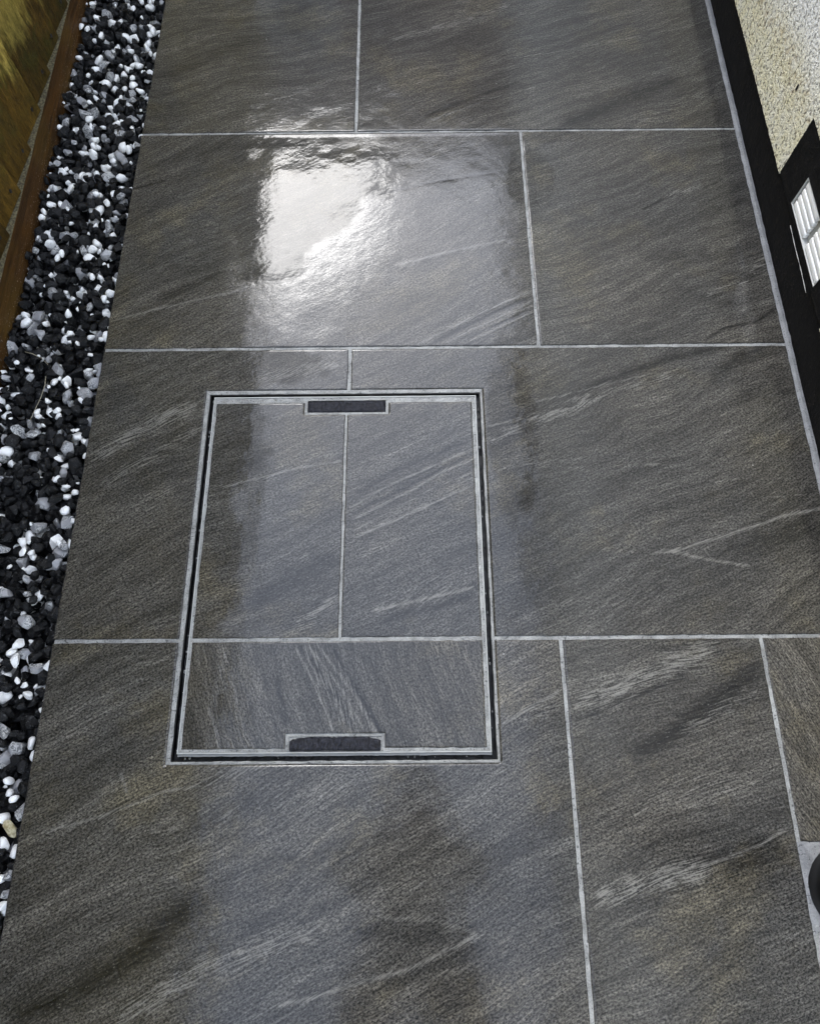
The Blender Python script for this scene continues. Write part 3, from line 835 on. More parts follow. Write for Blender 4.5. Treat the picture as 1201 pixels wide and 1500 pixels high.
# the grout of the tray stands flush between the inset tiles
o_ = grout_sheet('slot_bed', [(K2[0] - .0003, K2[1] + .0003, K2[2], K2[3] + .0004)], -0.0030, GROUT, mh, step=0.006, rough=0.0005, thick=0.015)
MHO(o_)
o_ = grout_sheet('tray_grout', [(B1[0] + .0003, K2[0] - .0004, B1[2] + .0003, C1[2] + .001), (K2[1] + .0004, B1[1] - .0003, B1[2] + .0003, C1[2] + .001), (B1[0] + .0003, C1[0] + .001, C1[2] + .0011, B1[3] - .0003),
                 (C1[1] - .001, B1[1] - .0003, C1[2] + .0011, B1[3] - .0003), (C1[0] + .0011, K1[0] - W - .001, C1[3] - .001, B1[3] - .0003), (K1[1] + W + .001, C1[1] - .0011, C1[3] - .001, B1[3] - .0003), (K1[0] - W - .0009, K1[1] + W + .0009, K1[3] + .0003, B1[3] - .0003),
                 (C1[0] + .0011, C1[1] - .0011, R0 - G - .001, R0 + G + .001), (JM - GI - .001, JM + GI + .001, R0 + G + .0011, K1[2] - W - .0012),
                 (K1[0] - W - .001, K1[0] - .0004, K1[2] - .0004, K1[3] + .0002), (K1[1] + .0004, K1[1] + W + .001, K1[2] - .0004, K1[3] + .0002),
                 (K1[0] - W - .001, K1[1] + W + .001, K1[2] - W - .001, K1[2] - .0005),
                 (K2[0] - W - .001, K2[0] - .0004, C1[2] + .0012, K2[3] + .0004), (K2[1] + .0004, K2[1] + W + .001, C1[2] + .0012, K2[3] + .0004),
                 (K2[0] - W - .001, K2[1] + W + .001, K2[3] + .0005, K2[3] + W)], -0.0011, GROUT, mh, step=0.006, rough=0.0005, thick=0.018)
MHO(o_)
def slot(K, ragged):
    bm = bmesh.new()
    nx, ny = 60, 14
    g = {}
    for j in range(ny + 1):
        for i in range(nx + 1):
            u, v = i / nx, j / ny
            x, y = K[0] + (K[1] - K[0]) * u, K[2] + (K[3] - K[2]) * v
            if ragged:                                       # the filler bulges: rounded far corners
                y -= (0.006 * (abs(2 * u - 1) ** 6) + 0.0022 * mnoise.noise(Vector((u * 40, 1, 0)))) * v
            e_ = min(u * 40, (1 - u) * 40, v * 7, (1 - v) * 7, 1)
            z = (-0.004 if not ragged else -0.0042) + (0.0036 if not ragged else 0.0046) * math.sqrt(max(e_, 0)) + 0.0022 * mnoise.noise(Vector((x * 190, y * 120, 2))) * e_ + 0.0008 * mnoise.noise(Vector((x * 500, y * 400, 5))) * e_
            g[i, j] = bm.verts.new((x, y, z))
    for j in range(ny):
        for i in range(nx):
            bm.faces.new([g[i, j], g[i + 1, j], g[i + 1, j + 1], g[i, j + 1]])
    o = MHO(bm_obj('handle_slot', bm, RUBBER, mh, smooth=True))
    return o
slot(K1, False)['label'] = 'straight-edged dark filled handle slot at the far end'
slot(K2, True)['label'] = 'ragged round-cornered dark filled handle slot at the near end'

# ------------------------------------------------------------------ gravel: bed, single chippings, the rest as one mass
FX = -0.2330
GY0, GY1 = -1.2, 2.6
bed = bmesh.new()
add_box(bed, (FX - 0.005, YB, -0.12), (-0.0005, YT, -0.070))
gravel = bm_obj('gravel_bed', bed, BLACK)
tag(gravel, kind='structure')


def stone_proto(kind, seed):
    r = np.random.default_rng(seed)
    bm = bmesh.new()
    if kind != 'white' or seed % 2:
        pts = r.normal(size=(15 if kind == 'white' else 20, 3)); pts /= np.linalg.norm(pts, axis=1)[:, None]
        pts *= r.uniform(0.82, 1.08, (len(pts), 1)) * np.array([1, r.uniform(.6, .95), r.uniform(.45, .8)])
        vs = [bm.verts.new(p) for p in pts]
        h = bmesh.ops.convex_hull(bm, input=vs)
        bmesh.ops.delete(bm, geom=[v for v in bm.verts if not v.link_faces], context='VERTS')
        bmesh.ops.bevel(bm, geom=list(bm.edges), offset=0.13 if kind == 'white' else 0.07, segments=2 if kind == 'white' else 1, affect='EDGES', clamp_overlap=True)
    else:
        bmesh.ops.create_icosphere(bm, subdivisions=2, radius=1)
        ax = np.array([1, r.uniform(.5, .85), r.uniform(.4, .7)])
        dirs = r.normal(size=(9, 3)); dirs /= np.linalg.norm(dirs, axis=1)[:, None]; cut = r.uniform(.45, .9, 9)
        off = Vector(r.uniform(-9, 9, 3))
        for v in bm.verts:
            c = np.array(v.co)
            for d, k in zip(dirs, cut):                      # tumbled facets
                s = c @ d
                if s > k: c = c - d * (s - k) * 0.8
            v.co = Vector(c * ax) * (1 + 0.09 * mnoise.noise(v.co * 1.6 + off))
        for f in bm.faces: f.smooth = True
    bmesh.ops.recalc_face_normals(bm, faces=bm.faces)
    me = bpy.data.meshes.new('pebble')
    bm.to_mesh(me); bm.free()
    return me


PROTO = {}
for kind, mat, cnt in (('white', WHITE_ST, 16), ('grey', GREY_ST, 9), ('black', BLACK_ST, 18)):
    PROTO[kind] = []
    for s in range(cnt):
        me = stone_proto(kind, s * 7 + len(kind)); me.materials.append(mat); PROTO[kind].append(me)
CELL = 0.001
HX, HY = int((0 - FX) / CELL), int((GY1 - GY0) / CELL)
H = np.full((HX, HY), -0.070)
ID = np.full((HX, HY), -1)
stones = []
def rot3(r):
    q = r.normal(size=4); q /= np.linalg.norm(q)
    from mathutils import Quaternion
    return Quaternion(q).to_matrix()
def drop(k, x, y, kind, rad, flat=False):
    me = random.choice(PROTO[kind])
    R_ = rot3(RNG)
    if flat:
        R_ = Matrix.Rotation(random.uniform(0, 6.28), 3, 'Z') @ Matrix.Rotation(random.uniform(-.35, .35), 3, 'X')
    V = np.array([R_ @ v.co for v in me.vertices]) * rad
    ex, ey = np.abs(V[:, 0]).max(), np.abs(V[:, 1]).max()
    x = min(max(x, FX + ex * 0.9), -0.0015 - ex * 0.9)
    i0, i1 = max(0, int((x - ex - FX) / CELL)), min(HX, int((x + ex - FX) / CELL) + 1)
    j0, j1 = max(0, int((y - ey - GY0) / CELL)), min(HY, int((y + ey - GY0) / CELL) + 1)
    if i1 <= i0 or j1 <= j0: return
    gx = FX + (np.arange(i0, i1) + .5) * CELL - x; gy = GY0 + (np.arange(j0, j1) + .5) * CELL - y
    q = (gx[:, None] / ex) ** 2 + (gy[None, :] / ey) ** 2
    ins = q < 0.8
    if not ins.any(): return
    hz = np.abs(V[:, 2]).max()
    prof = hz * np.sqrt(np.clip(1 - q, 0, 1))
    sub = H[i0:i1, j0:j1]
    z = np.percentile((sub + prof)[ins], 72)
    if z + hz > -0.024 + 0.016 * min(1, max(0, (x - FX) / 0.16)) + 0.003 * lat_noise(np.array([x]), np.array([y]), 12, 3)[0]: return
    top = z + prof
    m = ins & (top > sub)
    sub[m] = top[m]
    ID[i0:i1, j0:j1][m] = len(stones)
    stones.append((me, R_, rad, Vector((x, y, z)), kind))
for k in range(12800):
    y = random.uniform(GY0, GY1); x = random.uniform(FX, 0)
    u = random.random()
    kind = 'white' if u < 0.20 else ('grey' if u < 0.32 else 'black')
    rad = {'white': random.uniform(.0085, .0190), 'grey': random.uniform(.0095, .0225), 'black': random.uniform(.0095, .0215)}[kind]
    if kind == 'white' and random.random() < .15: rad = random.uniform(.0045, .0075)
    drop(k, x, y, kind, rad)
# how large each stone shows from the camera
cnt = np.zeros(len(stones))
II, JJ = np.where(ID >= 0)
gx = FX + (II + .5) * CELL; gy = GY0 + (JJ + .5) * CELL; gz = H[II, JJ]
D = np.stack([gx - CAM_POS.x, gy - CAM_POS.y, gz - CAM_POS.z], 1)
dep = D @ np.array(CF)
px = 600.5 + 995.9 * (D @ np.array(CR)) / dep; py = 750 - 995.9 * (D @ np.array(CU)) / dep
vis = (px > 0) & (px < 1201) & (py > 0) & (py < 1500)
np.add.at(cnt, ID[II[vis], JJ[vis]], (CELL * 995.9 / dep[vis]) ** 2)
kw = np.array([1.25 if s[4] != 'black' else 1.0 for s in stones])
order = np.argsort(-cnt * kw)[:300]
single = set(int(i) for i in order if cnt[i] > 20)
yel = min(single, key=lambda i: (stones[i][3] - Vector((-0.03, -0.285, 0))).length)
ymesh = None
for i in sorted(single):
    me, R_, rad, loc, kind = stones[i]
    if i == yel:
        me = PROTO['white'][0].copy(); me.materials.clear(); me.materials.append(YEL_ST)
    o = bpy.data.objects.new('pebble', me)
    o.matrix_world = Matrix.Translation(loc) @ (R_.to_4x4()) @ Matrix.Scale(rad, 4)
    COL.objects.link(o); o.parent = gravel
    if i == yel: o['label'] = 'yellowish pebble beside the tile edge'
VS, FS, MI, SMF = [], [], [], []
base_i = 0
cache = {}
for i, (me, R_, rad, loc, kind) in enumerate(stones):
    if i in single: continue
    if me.name not in cache:
        cache[me.name] = (np.array([v.co[:] for v in me.vertices]), [list(p.vertices) for p in me.polygons])
    V, Fc = cache[me.name]
    VS.append(V @ np.array(R_).T * rad + np.array(loc))
    FS += [[a + base_i for a in f] for f in Fc]
    MI += [('white', 'grey', 'black').index(kind)] * len(Fc)
    SMF += [kind == 'white'] * len(Fc)
    base_i += len(V)
me = bpy.data.meshes.new('pebbles')
me.from_pydata(np.concatenate(VS).tolist(), [], FS)
for m in (WHITE_ST, GREY_ST, BLACK_ST): me.materials.append(m)
me.polygons.foreach_set('material_index', MI); me.polygons.foreach_set('use_smooth', SMF)
po = bpy.data.objects.new('pebbles', me); COL.objects.link(po); po.parent = gravel; po['kind'] = 'stuff'
# dry stems lying on the gravel
STRAW = plain('dry_straw', (0.30, 0.27, 0.20), 0.7)
def stem(pts, lab):
    bm = bmesh.new()
    add_tube(bm, pts, [0.0010 - 0.0006 * k / (len(pts) - 1) for k in range(len(pts))], 6)
    tag(bm_obj('dry_stem', bm, STRAW, smooth=True), lab, 'plant stem', 'dry stems on the gravel')
stem([(-.112, .545, -.002), (-.106, .52, .004), (-.108, .49, .006), (-.118, .455, .004), (-.128, .43, -.002)], 'thin pale dry stem lying lengthways over white pebbles')
stem([(-.170, .608, -.008), (-.150, .600, -.004), (-.125, .585, .001), (-.112, .572, -.002)], 'bent pale dry stem lying across the gravel nearer the fence')

# ------------------------------------------------------------------ timber fence on a gravel board
fence = empty('fence', (FX - 0.02, 0.9, -0.1))
tag(fence, 'brown featheredge timber fence on a reddish gravel board beside the gravel', 'fence')
def FO(o): o.location = -fence.location; return o
FY0, FY1 = -2.4, 4.2
bm = bmesh.new()
vs = add_box(bm, (FX - 0.026, FY0, -0.12), (FX, FY1, 0.027))
bmesh.ops.subdivide_edges(bm, edges=[e_ for e_ in bm.edges if abs(e_.verts[0].co.y - e_.verts[1].co.y) > 1], cuts=330, use_grid_fill=True)
for v in bm.verts:
    if v.co.z > 0: v.co.z += 0.0014 * mnoise.noise(Vector((v.co.y * 14, 0, 0))); v.co.x += 0.0012 * mnoise.noise(Vector((v.co.y * 9, 4, 0)))
o_ = bm_obj('gravel_board', bm, [GRAVELB, LEDGE], fence)
for f in o_.data.polygons:
    if f.normal.z > 0.8: f.material_index = 1
FO(o_)
P = 0.125
yy = 1.133 - P * 28
nail_m = plain('nail_head', (0.012, 0.011, 0.010), 0.5)
while yy < FY1 - P:
    # thick edge at the far side laps over the thin edge of the next board
    bm = bmesh.new()
    yb, yt = yy - P - 0.012, yy
    jig = random.uniform(-.0012, .0012)
    tk, tn = 0.0155 + jig, 0.0035 + jig
    xb_t, xb_n = FX - 0.0185, FX - 0.0185 - 0.0045
    z0, z1 = 0.0285 + random.uniform(0, .001), 1.99
    ring = []
    nz = 24
    for k in range(nz + 1):
        z = z0 + (z1 - z0) * (k / nz) ** 1.8
        w_ = 0.0012 * mnoise.noise(Vector((z * 6, yy * 10, 0)))
        ring.append([bm.verts.new((xb_t + tk, yt + w_, z)), bm.verts.new((xb_t, yt + w_, z)), bm.verts.new((xb_n, yb + w_, z)), bm.verts.new((xb_n + tn, yb + w_, z))])
    for a, b_ in zip(ring, ring[1:]):
        for q in range(4): bm.faces.new([a[q], a[(q + 1) % 4], b_[(q + 1) % 4], b_[q]])
    bm.faces.new(ring[0]); bm.faces.new(ring[-1][::-1])
    o_ = FO(bm_obj('fence_board', bm, BOARD, fence))
    if 0.85 < yy < 1.8:
        bm = bmesh.new()
        bmesh.ops.create_cone(bm, cap_ends=True, segments=12, radius1=0.0042, radius2=0.0042, depth=0.002, matrix=Matrix.Translation((xb_n + (xb_t - xb_n) * .80 + tk * .9 + .0008, yb + P * .86, 0.055 + random.uniform(-.004, .004))) @ Matrix.Rotation(math.pi / 2, 4, 'Y'))
        bm_obj('nail', bm, nail_m, o_)
    yy += P
for z in (0.35, 1.1, 1.8):
    bm = bmesh.new(); add_box(bm, (FX - 0.075, FY0, z), (FX - 0.024, FY1, z + 0.075)); FO(bm_obj('rail', bm, BOARD, fence))
for y in (-2.3, -0.5, 1.3, 3.1):
    bm = bmesh.new(); add_box(bm, (FX - 0.175, y, -0.4), (FX - 0.0765, y + 0.1, 2.0)); FO(bm_obj('post', bm, BOARD, fence))
bm = bmesh.new(); add_box(bm, (FX - 0.05, FY0, 1.992), (FX + 0.006, FY1, 2.035), 0.003); FO(bm_obj('capping', bm, BOARD, fence))

# ------------------------------------------------------------------ the house along the path
house = empty('house', (1.6, 0.9, 0))
tag(house, 'white pebble-dashed house wall with black painted plinth and white air brick', 'house')
def HO(o): o.location = -house.location; return o
WX = 1.4300                                  # face of the dash
PXF = 1.4370                                 # face of the plinth
# vent zone: black painted panel
VY0, VY1, VZ1 = 0.575, 0.9700, 0.2270
HY0, HY1, HZ = -3.2, 4.4, 2.52
bm = bmesh.new()
def sheet(bm, ys, zs, fx, skip=None):
    g = [[bm.verts.new((fx(y, z), y, z)) for z in zs] for y in ys]
    for i in range(len(ys) - 1):
        for j in range(len(zs) - 1):
            if skip and skip((ys[i] + ys[i + 1]) / 2, (zs[j] + zs[j + 1]) / 2): continue
            bm.faces.new([g[i][j], g[i][j + 1], g[i + 1][j + 1], g[i + 1][j]])
def dash_x(y, z):
    v = Vector((y * 150, z * 150, 0))
    return WX - 0.0005 * mnoise.noise(v) - 0.0004 * mnoise.noise(v * 2.1)
ztop_plinth = lambda y: 0.093 + 0.0022 * mnoise.noise(Vector((y * 7, 0, 0))) + 0.0014 * mnoise.noise(Vector((y * 45, 2, 0)))
ys = sorted({round(0.3 + k * 0.0035, 4) for k in range(472)} | {VY0, VY1})
zs = [0.093 + k * 0.0035 for k in range(100)]
zs[38] = VZ1
g = {}
def dpt(y, z, j):
    zz = z if j else ztop_plinth(y)
    return (dash_x(y, zz), y, zz)
gv = [[bm.verts.new(dpt(y, z, j)) for j, z in enumerate(zs)] for y in ys]
gb = [bm.verts.new((PXF + 0.004, y, ztop_plinth(y))) for y in ys]
for i in range(len(ys) - 1):
    ym = (ys[i] + ys[i + 1]) / 2
    inside_y = VY0 < ym < VY1
    for j in range(len(zs) - 1):
        if inside_y and (zs[j] + zs[j + 1]) / 2 < VZ1: continue
        bm.faces.new([gv[i][j], gv[i][j + 1], gv[i + 1][j + 1], gv[i + 1][j]])
    if not inside_y: bm.faces.new([gv[i][0], gv[i + 1][0], gb[i + 1], gb[i]])
o_ = HO(bm_obj('dash_render', bm, DASH, house, smooth=False))
zt = zs[-1]; ya, yb = ys[0], ys[-1]
bm = bmesh.new()
add_box(bm, (WX, yb - .0005, 0.0935), (1.66, HY1, zt)); add_box(bm, (WX, HY0, 0.0935), (1.66, ya + .0005, zt)); add_box(bm, (WX, HY0, zt - .0005), (1.66, HY1, HZ))
HO(bm_obj('upper_wall', bm, DASH, house))
# plinth, slightly set back below the drip of the dash, wavy painted face
bm = bmesh.new()
pys = [HY0, -1, 0] + [0.02 + k * 0.01 for k in range(180)] + [2.2, 3, HY1]
pzs = [-0.06, -0.01, 0.0, 0.01, 0.025, 0.04, 0.055, 0.07, 0.083, 0.0965]
sheet(bm, pys, pzs, lambda y, z: PXF - 0.0015 - 0.0014 * mnoise.noise(Vector((y * 18, z * 22, 0))))
gt = [[bm.verts.new((x, y, 0.0966)) for x in (PXF - .001, 1.66)] for y in pys]
for a, b_ in zip(gt, gt[1:]): bm.faces.new([a[0], a[1], b_[1], b_[0]])
HO(bm_obj('plinth', bm, PAINT, house, smooth=True))
# black panel round the air brick
AY0, AY1, AZ0, AZ1 = 0.664, 0.8735, 0.1085, 0.1720
bm = bmesh.new()
qys = sorted({VY0 - .001, AY0, AY1, VY1 + .001} | {VY0 + (VY1 - VY0) * k / 44 for k in range(1, 44)})
qzs = sorted({0.0970, AZ0, AZ1, VZ1 + .001, 0.102, 0.118, 0.13, 0.142, 0.155, 0.18, 0.192, 0.205, 0.216})
inside = lambda y, z: AY0 < y < AY1 and AZ0 < z < AZ1
sheet(bm, qys, qzs, lambda y, z: WX + 0.001 - 0.0018 * mnoise.noise(Vector((y * 25, z * 30, 5))) - (0.0012 if z < 0.0975 else 0) if not (AY0 - 1e-6 <= y <= AY1 + 1e-6 and AZ0 - 1e-6 <= z <= AZ1 + 1e-6) else WX - 0.0012, inside)
HO(bm_obj('painted_panel', bm, PAINT, house, smooth=True))
bm = bmesh.new()
for lo, hi in (((WX - .0012, AY0 - .001, AZ0 - .001), (WX + .03, AY0, AZ1 + .001)), ((WX - .0012, AY1, AZ0 - .001), (WX + .03, AY1 + .001, AZ1 + .001)),
               ((WX - .0012, AY0, AZ0 - .001), (WX + .03, AY1, AZ0)), ((WX - .0012, AY0, AZ1), (WX + .03, AY1, AZ1 + .001))):
    add_box(bm, lo, hi)
HO(bm_obj('vent_reveal', bm, PVCG, house))
# scratched arris of the plinth, its gloss put in as a pale strip
bm = bmesh.new()
add_tube(bm, [(PXF - .0038 - .0006 * math.sin(y * 50), y, 0.0800 - 0.0016 * math.sin(y * 21)) for y in [0.672 + k * 0.008 for k in range(22)]], [0.0003 + 0.0006 * abs(math.sin(k * .7)) for k in range(22)], 6)
HO(bm_obj('scratched_glossy_edge', bm, PVCG, house))
# air brick
bm = bmesh.new()
add_box(bm, (WX + .011, AY0 + .0002, AZ0 + .0002), (WX + .028, AY1 - .0002, AZ1 - .0002))
ab = HO(bm_obj('air_brick', bm, PVCG, house))
ab['label'] = 'white louvred plastic air brick'
mid = (AY0 + AY1) / 2 + 0.0008
sh_ = (AZ1 - AZ0 - .003) / 4
for c0, c1 in ((AY0 + .0012, mid - .0095), (mid + .0095, AY1 - .0045)):
    for k in range(4):
        bm = bmesh.new()
        z = AZ0 + .0012 + k * sh_
        add_box(bm, (WX + .0005, c0 + random.uniform(0, .0012), z), (WX + .0105, c1 - random.uniform(0, .0012), z + sh_ * 0.84), 0.0028)
        bm_obj('slat', bm, PVCW, ab, smooth=True)
# small dark hole in the dash
bm = bmesh.new()
bmesh.ops.create_icosphere(bm, subdivisions=2, radius=1, matrix=Matrix.Translation((WX - .0012, 1.076, .209)) @ Matrix.Diagonal((.0015, .0032, .0072, 1)))
HO(bm_obj('pit', bm, BLACK, house, smooth=True))
# eaves: soffit, fascia, gutter, roof
GX = 1.350
bm = bmesh.new(); add_box(bm, (1.405, HY0, HZ + .0005), (1.66, HY1, HZ + 0.02)); HO(bm_obj('soffit', bm, PVCW, house))
bm = bmesh.new(); add_box(bm, (1.388, HY0, HZ - .002), (1.4045, HY1, HZ + 0.17)); HO(bm_obj('fascia', bm, PVCB, house))
bm = bmesh.new()
prof = [(GX + .036 * math.cos(a), HZ + 0.05 + .036 * math.sin(a)) for a in [math.pi + math.pi * k / 12 for k in range(13)]]
ra = [[bm.verts.new((x, y, z)) for x, z in prof] for y in (HY0, HY1)]
for k in range(12): bm.faces.new([ra[0][k], ra[0][k + 1], ra[1][k + 1], ra[1][k]])
bmesh.ops.solidify(bm, geom=list(bm.faces), thickness=0.003)
HO(bm_obj('gutter', bm, PVCB, house))
bm = bmesh.new()
vs = [bm.verts.new(c) for c in ((1.345, HY0, HZ + .185), (1.345, HY1, HZ + .185), (5.2, HY1, HZ + 2.5), (5.2, HY0, HZ + 2.5))]
bm.faces.new(vs); bmesh.ops.solidify(bm, geom=list(bm.faces), thickness=0.03)
HO(bm_obj('roof', bm, SLATE, house))
bm = bmesh.new()
bmesh_v = [bm.verts.new(c) for c in ((1.66, HY0, -.1), (5.2, HY0, -.1), (5.2, HY0, HZ), (1.66, HY0, HZ), (1.66, HY1, -.1), (5.2, HY1, -.1), (5.2, HY1, HZ), (1.66, HY1, HZ))]
for f in ((0, 1, 2, 3), (4, 5, 6, 7), (1, 5, 6, 2)): bm.faces.new([bmesh_v[i] for i in f])
HO(bm_obj('end_wall', bm, DASH, house))
# soil pipe with its collar
bm = bmesh.new()
add_tube(bm, [(PX, PY, -0.02), (PX, PY, HZ - .03)], PR - .006, 40)
pipe = HO(bm_obj('soil_pipe', bm, PVCB, house, smooth=True))
bm = bmesh.new()
add_tube(bm, [(PX, PY, -0.018), (PX, PY, 0.052), (PX, PY, 0.056)], [PR, PR, PR - .0045], 40)
bm_obj('collar', bm, PVCB, pipe, smooth=True)
for m_ in (pipe,): pass
# white chip of stone resting on the plinth ledge
me = PROTO['white'][3].copy()
o_ = bpy.data.objects.new('white_chipping', me); COL.objects.link(o_)
o_.location = (1.4290, 0.5428, 0.1030); o_.scale = (.0065, .0085, .007)
tag(o_, 'single white chipping lodged on the black plinth ledge by the wall', 'stone')

# ------------------------------------------------------------------ neighbour's brick house across the end of the path
nb = empty('brick_house', (0.8, 6.4, 0))
tag(nb, 'brown brick house with grey roof standing across the end of the path', 'house')
def NO(o): o.location = -nb.location; return o
bm = bmesh.new(); add_box(bm, (-7, 6.4, -.13), (8, 12, 4.45)); NO(bm_obj('wall', bm, BRICK, nb))
bm = bmesh.new()
vs = [bm.verts.new(c) for c in ((-7.3, 6.1, 4.52), (8.3, 6.1, 4.52), (8.3, 9.2, 6.0), (-7.3, 9.2, 6.0), (-7.3, 12.3, 4.52), (8.3, 12.3, 4.52))]
bm.faces.new(vs[:4]); bm.faces.new([vs[3], vs[2], vs[5], vs[4]])
bmesh.ops.solidify(bm, geom=list(bm.faces), thickness=0.06)
NO(bm_obj('roof', bm, SLATE, nb))
GLASS = plain('window_glass', (0.02, 0.025, 0.03), 0.05)
for x in (-1.2, 1.6):
    bm = bmesh.new(); add_box(bm, (x, 6.36, 2.5), (x + 1.1, 6.43, 3.6), .01); w_ = NO(bm_obj('window', bm, PVCW, nb))
    for k in range(2):
        bm = bmesh.new(); add_box(bm, (x + .06 + k * .52, 6.350, 2.57), (x + .52 + k * .52, 6.359, 3.53)); bm_obj('pane', bm, GLASS, w_)

# ------------------------------------------------------------------ the person taking the picture (seen only as a dim reflection in the wet tiles)
SKIN = plain('skin', (0.50, 0.32, 0.24), 0.5)
JACKET = plain('olive_jacket', (0.055, 0.044, 0.022), 0.8)
TROUSERS = plain('dark_blue_trousers', (0.018, 0.02, 0.03), 0.85)
SHOE = plain('black_shoe', (0.012, 0.012, 0.012), 0.5)
HAIR = plain('brown_hair', (0.03, 0.018, 0.01), 0.6)


def skinned(joints, edges, root, subdiv=2):
    """a continuous body surface grown round a skeleton: joints = name: (position, radius x, radius y)"""
    names = list(joints)
    me = bpy.data.meshes.new('skeleton')
    me.from_pydata([joints[n][0] for n in names], [(names.index(a), names.index(c)) for a, c in edges], [])
    o = bpy.data.objects.new('skeleton', me)
    COL.objects.link(o)
    sk = o.modifiers.new('skin', 'SKIN')
    sk.branch_smoothing = 0.4
    for i, n in enumerate(names):
        v = me.skin_vertices[0].data[i]
        v.radius = joints[n][1:3]
        v.use_root = n == root
    sd = o.modifiers.new('sub', 'SUBSURF'); sd.levels = subdiv; sd.render_levels = subdiv
    dg = bpy.context.evaluated_depsgraph_get()
    out = bpy.data.meshes.new_from_object(o.evaluated_get(dg))
    bpy.data.objects.remove(o)
    for f in out.polygons: f.use_smooth = True
    return out


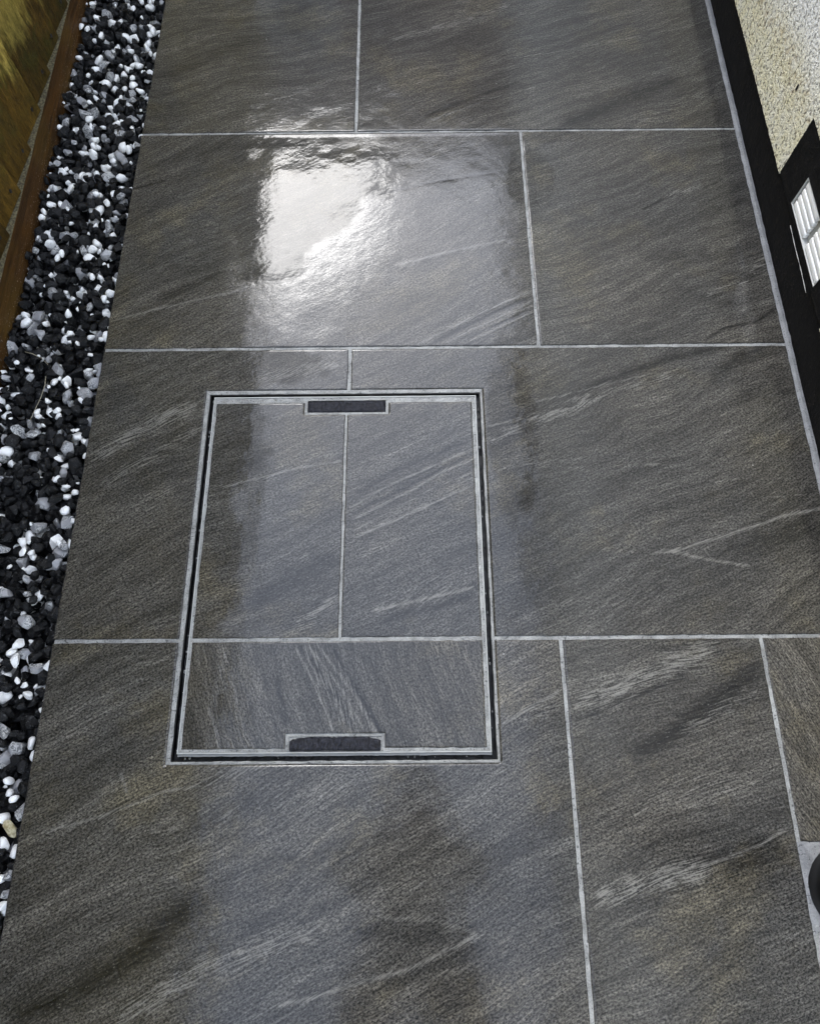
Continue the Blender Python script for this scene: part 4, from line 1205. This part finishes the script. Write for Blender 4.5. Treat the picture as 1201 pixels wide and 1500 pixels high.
def make_person():
    bx_, by_ = 0.635, -0.60
    J = {}
    def j(n, x, y, z, rx, ry=None): J[n] = ((x, y, z), rx, ry or rx)
    j('pelvis', 0, -.12, .93, .150, .115); j('waist', 0, -.06, 1.06, .135, .10); j('chest', 0, .03, 1.24, .165, .115)
    j('upper', 0, .105, 1.36, .13, .095); j('neck', 0, .15, 1.45, .058); j('skull', 0, .205, 1.53, .075, .085); j('crown', 0, .235, 1.61, .072, .085)
    E = [('pelvis', 'waist'), ('waist', 'chest'), ('chest', 'upper'), ('upper', 'neck'), ('neck', 'skull'), ('skull', 'crown')]
    for s, q in ((-1, 'l'), (1, 'r')):
        j('hip' + q, .09 * s, -.125, .86, .092); j('knee' + q, .105 * s, -.13, .48, .062); j('ankle' + q, .115 * s, -.215, .09, .044)
        j('toe' + q, .13 * s, -.085, .045, .042, .036); j('heel' + q, .115 * s, -.245, .045, .042)
        E += [('pelvis', 'hip' + q), ('hip' + q, 'knee' + q), ('knee' + q, 'ankle' + q), ('ankle' + q, 'toe' + q), ('ankle' + q, 'heel' + q)]
        j('shoulder' + q, .165 * s, .09, 1.345, .066); j('elbow' + q, .235 * s, .07, 1.07, .047); j('wrist' + q, .075 * s, .215, 1.130, .028)
        j('palm' + q, .050 * s, .260, 1.150, .034, .018); j('knuckle' + q, .047 * s, .292, 1.165, .032, .014)
        E += [('upper', 'shoulder' + q), ('shoulder' + q, 'elbow' + q), ('elbow' + q, 'wrist' + q), ('wrist' + q, 'palm' + q), ('palm' + q, 'knuckle' + q)]
    for n in J: J[n] = ((J[n][0][0] + bx_, J[n][0][1] + by_, J[n][0][2]), J[n][1], J[n][2])
    body = skinned(J, E, 'pelvis')
    # fingers and thumbs: short chains rooted in the palms, closed on the edge of the telephone
    bm = bmesh.new(); bm.from_mesh(body)
    for s, q in ((-1, 'l'), (1, 'r')):
        kx, ky, kz = J['knuckle' + q][0]
        px_, py_, pz_ = J['palm' + q][0]
        for f in range(4):
            o = (f - 1.5) * .0165
            L = (.034, .040, .038, .030)[f]
            c = [(px_ + o * .2 * s, py_ + .01, pz_ + o * .8), (kx + .004 * s, ky + .004, kz + o), (kx - .010 * s, ky + L * .5, kz + o - .004), (kx - .026 * s, ky + L * .62, kz + o - .010)]
            m = skinned({'a%d' % k: (c[k], (.0105, .0095, .0085, .007)[k], (.0105, .0095, .0085, .007)[k]) for k in range(4)}, [('a0', 'a1'), ('a1', 'a2'), ('a2', 'a3')], 'a0', 1)
            bm.from_mesh(m)
        c = [(px_, py_, pz_ + .006), (px_ - .006 * s, py_ + .012, pz_ + .026), (px_ - .020 * s, py_ + .030, pz_ + .038)]
        m = skinned({'a%d' % k: (c[k], (.013, .0105, .0085)[k], (.013, .0105, .0085)[k]) for k in range(3)}, [('a0', 'a1'), ('a1', 'a2')], 'a0', 1)
        bm.from_mesh(m)
    me = bpy.data.meshes.new('person'); bm.to_mesh(me); bm.free()
    for m in (JACKET, TROUSERS, SKIN, SHOE): me.materials.append(m)
    for f in me.polygons:
        f.use_smooth = True
        x, y, z = f.center
        f.material_index = 3 if z < .10 else 1 if z < .96 else 2 if (z > 1.455 or (y - by_ > .200 and abs(x - bx_) < .10 and z > 1.05)) else 0
    p = bpy.data.objects.new('person', me); COL.objects.link(p)
    tag(p, 'person in olive jacket and dark trousers looking down at a held telephone', 'person')
    head = Vector((bx_, by_ + .215, 1.565))
    bm = bmesh.new()                                          # hair cap, open over the face
    bmesh.ops.create_icosphere(bm, subdivisions=3, radius=1)
    dele = [v for v in bm.verts if v.co.y > 0.35 and v.co.z < 0.45 or v.co.z < -0.55]
    bmesh.ops.delete(bm, geom=dele, context='VERTS')
    for v in bm.verts: v.co = head + Vector((v.co.x * .084, v.co.y * .103 - .004, v.co.z * .112 + .018)) * (1 + .02 * mnoise.noise(v.co * 6))
    bm_obj('hair', bm, HAIR, p, smooth=True)
    EYE = plain('eye', (0.03, 0.025, 0.02), 0.2)
    for nm, mt, c, sx in (('nose', SKIN, (0, .098, -.012), (.013, .017, .022)), ('ear', SKIN, (-.080, -.005, -.005), (.010, .018, .030)), ('ear', SKIN, (.080, -.005, -.005), (.010, .018, .030)),
                          ('eye', EYE, (-.031, .083, .012), (.0095,) * 3), ('eye', EYE, (.031, .083, .012), (.0095,) * 3), ('mouth', plain('lips', (.35, .14, .12), .4), (0, .088, -.045), (.022, .006, .006))):
        bm = bmesh.new()
        bmesh.ops.create_icosphere(bm, subdivisions=2, radius=1, matrix=Matrix.Translation(head + Vector(c)) @ Matrix.Diagonal((*sx, 1)))
        bm_obj(nm, bm, mt, p, smooth=True)
    # the telephone, its lens corner at the place the picture was taken from
    bm = bmesh.new(); add_box(bm, (-.036, -.012, -.0085), (.036, .138, -.0005), .0035)
    ph = bm_obj('telephone', bm, BLACK)
    mm = Matrix.Identity(4)
    for i in range(3):
        mm[i][0], mm[i][1], mm[i][2] = CR[i], -CU[i], CF[i]
    mm.translation = CAM_POS - CF * 0.004
    ph.matrix_world = mm
    tag(ph, 'thin black telephone held level in both hands', 'telephone')


make_person()
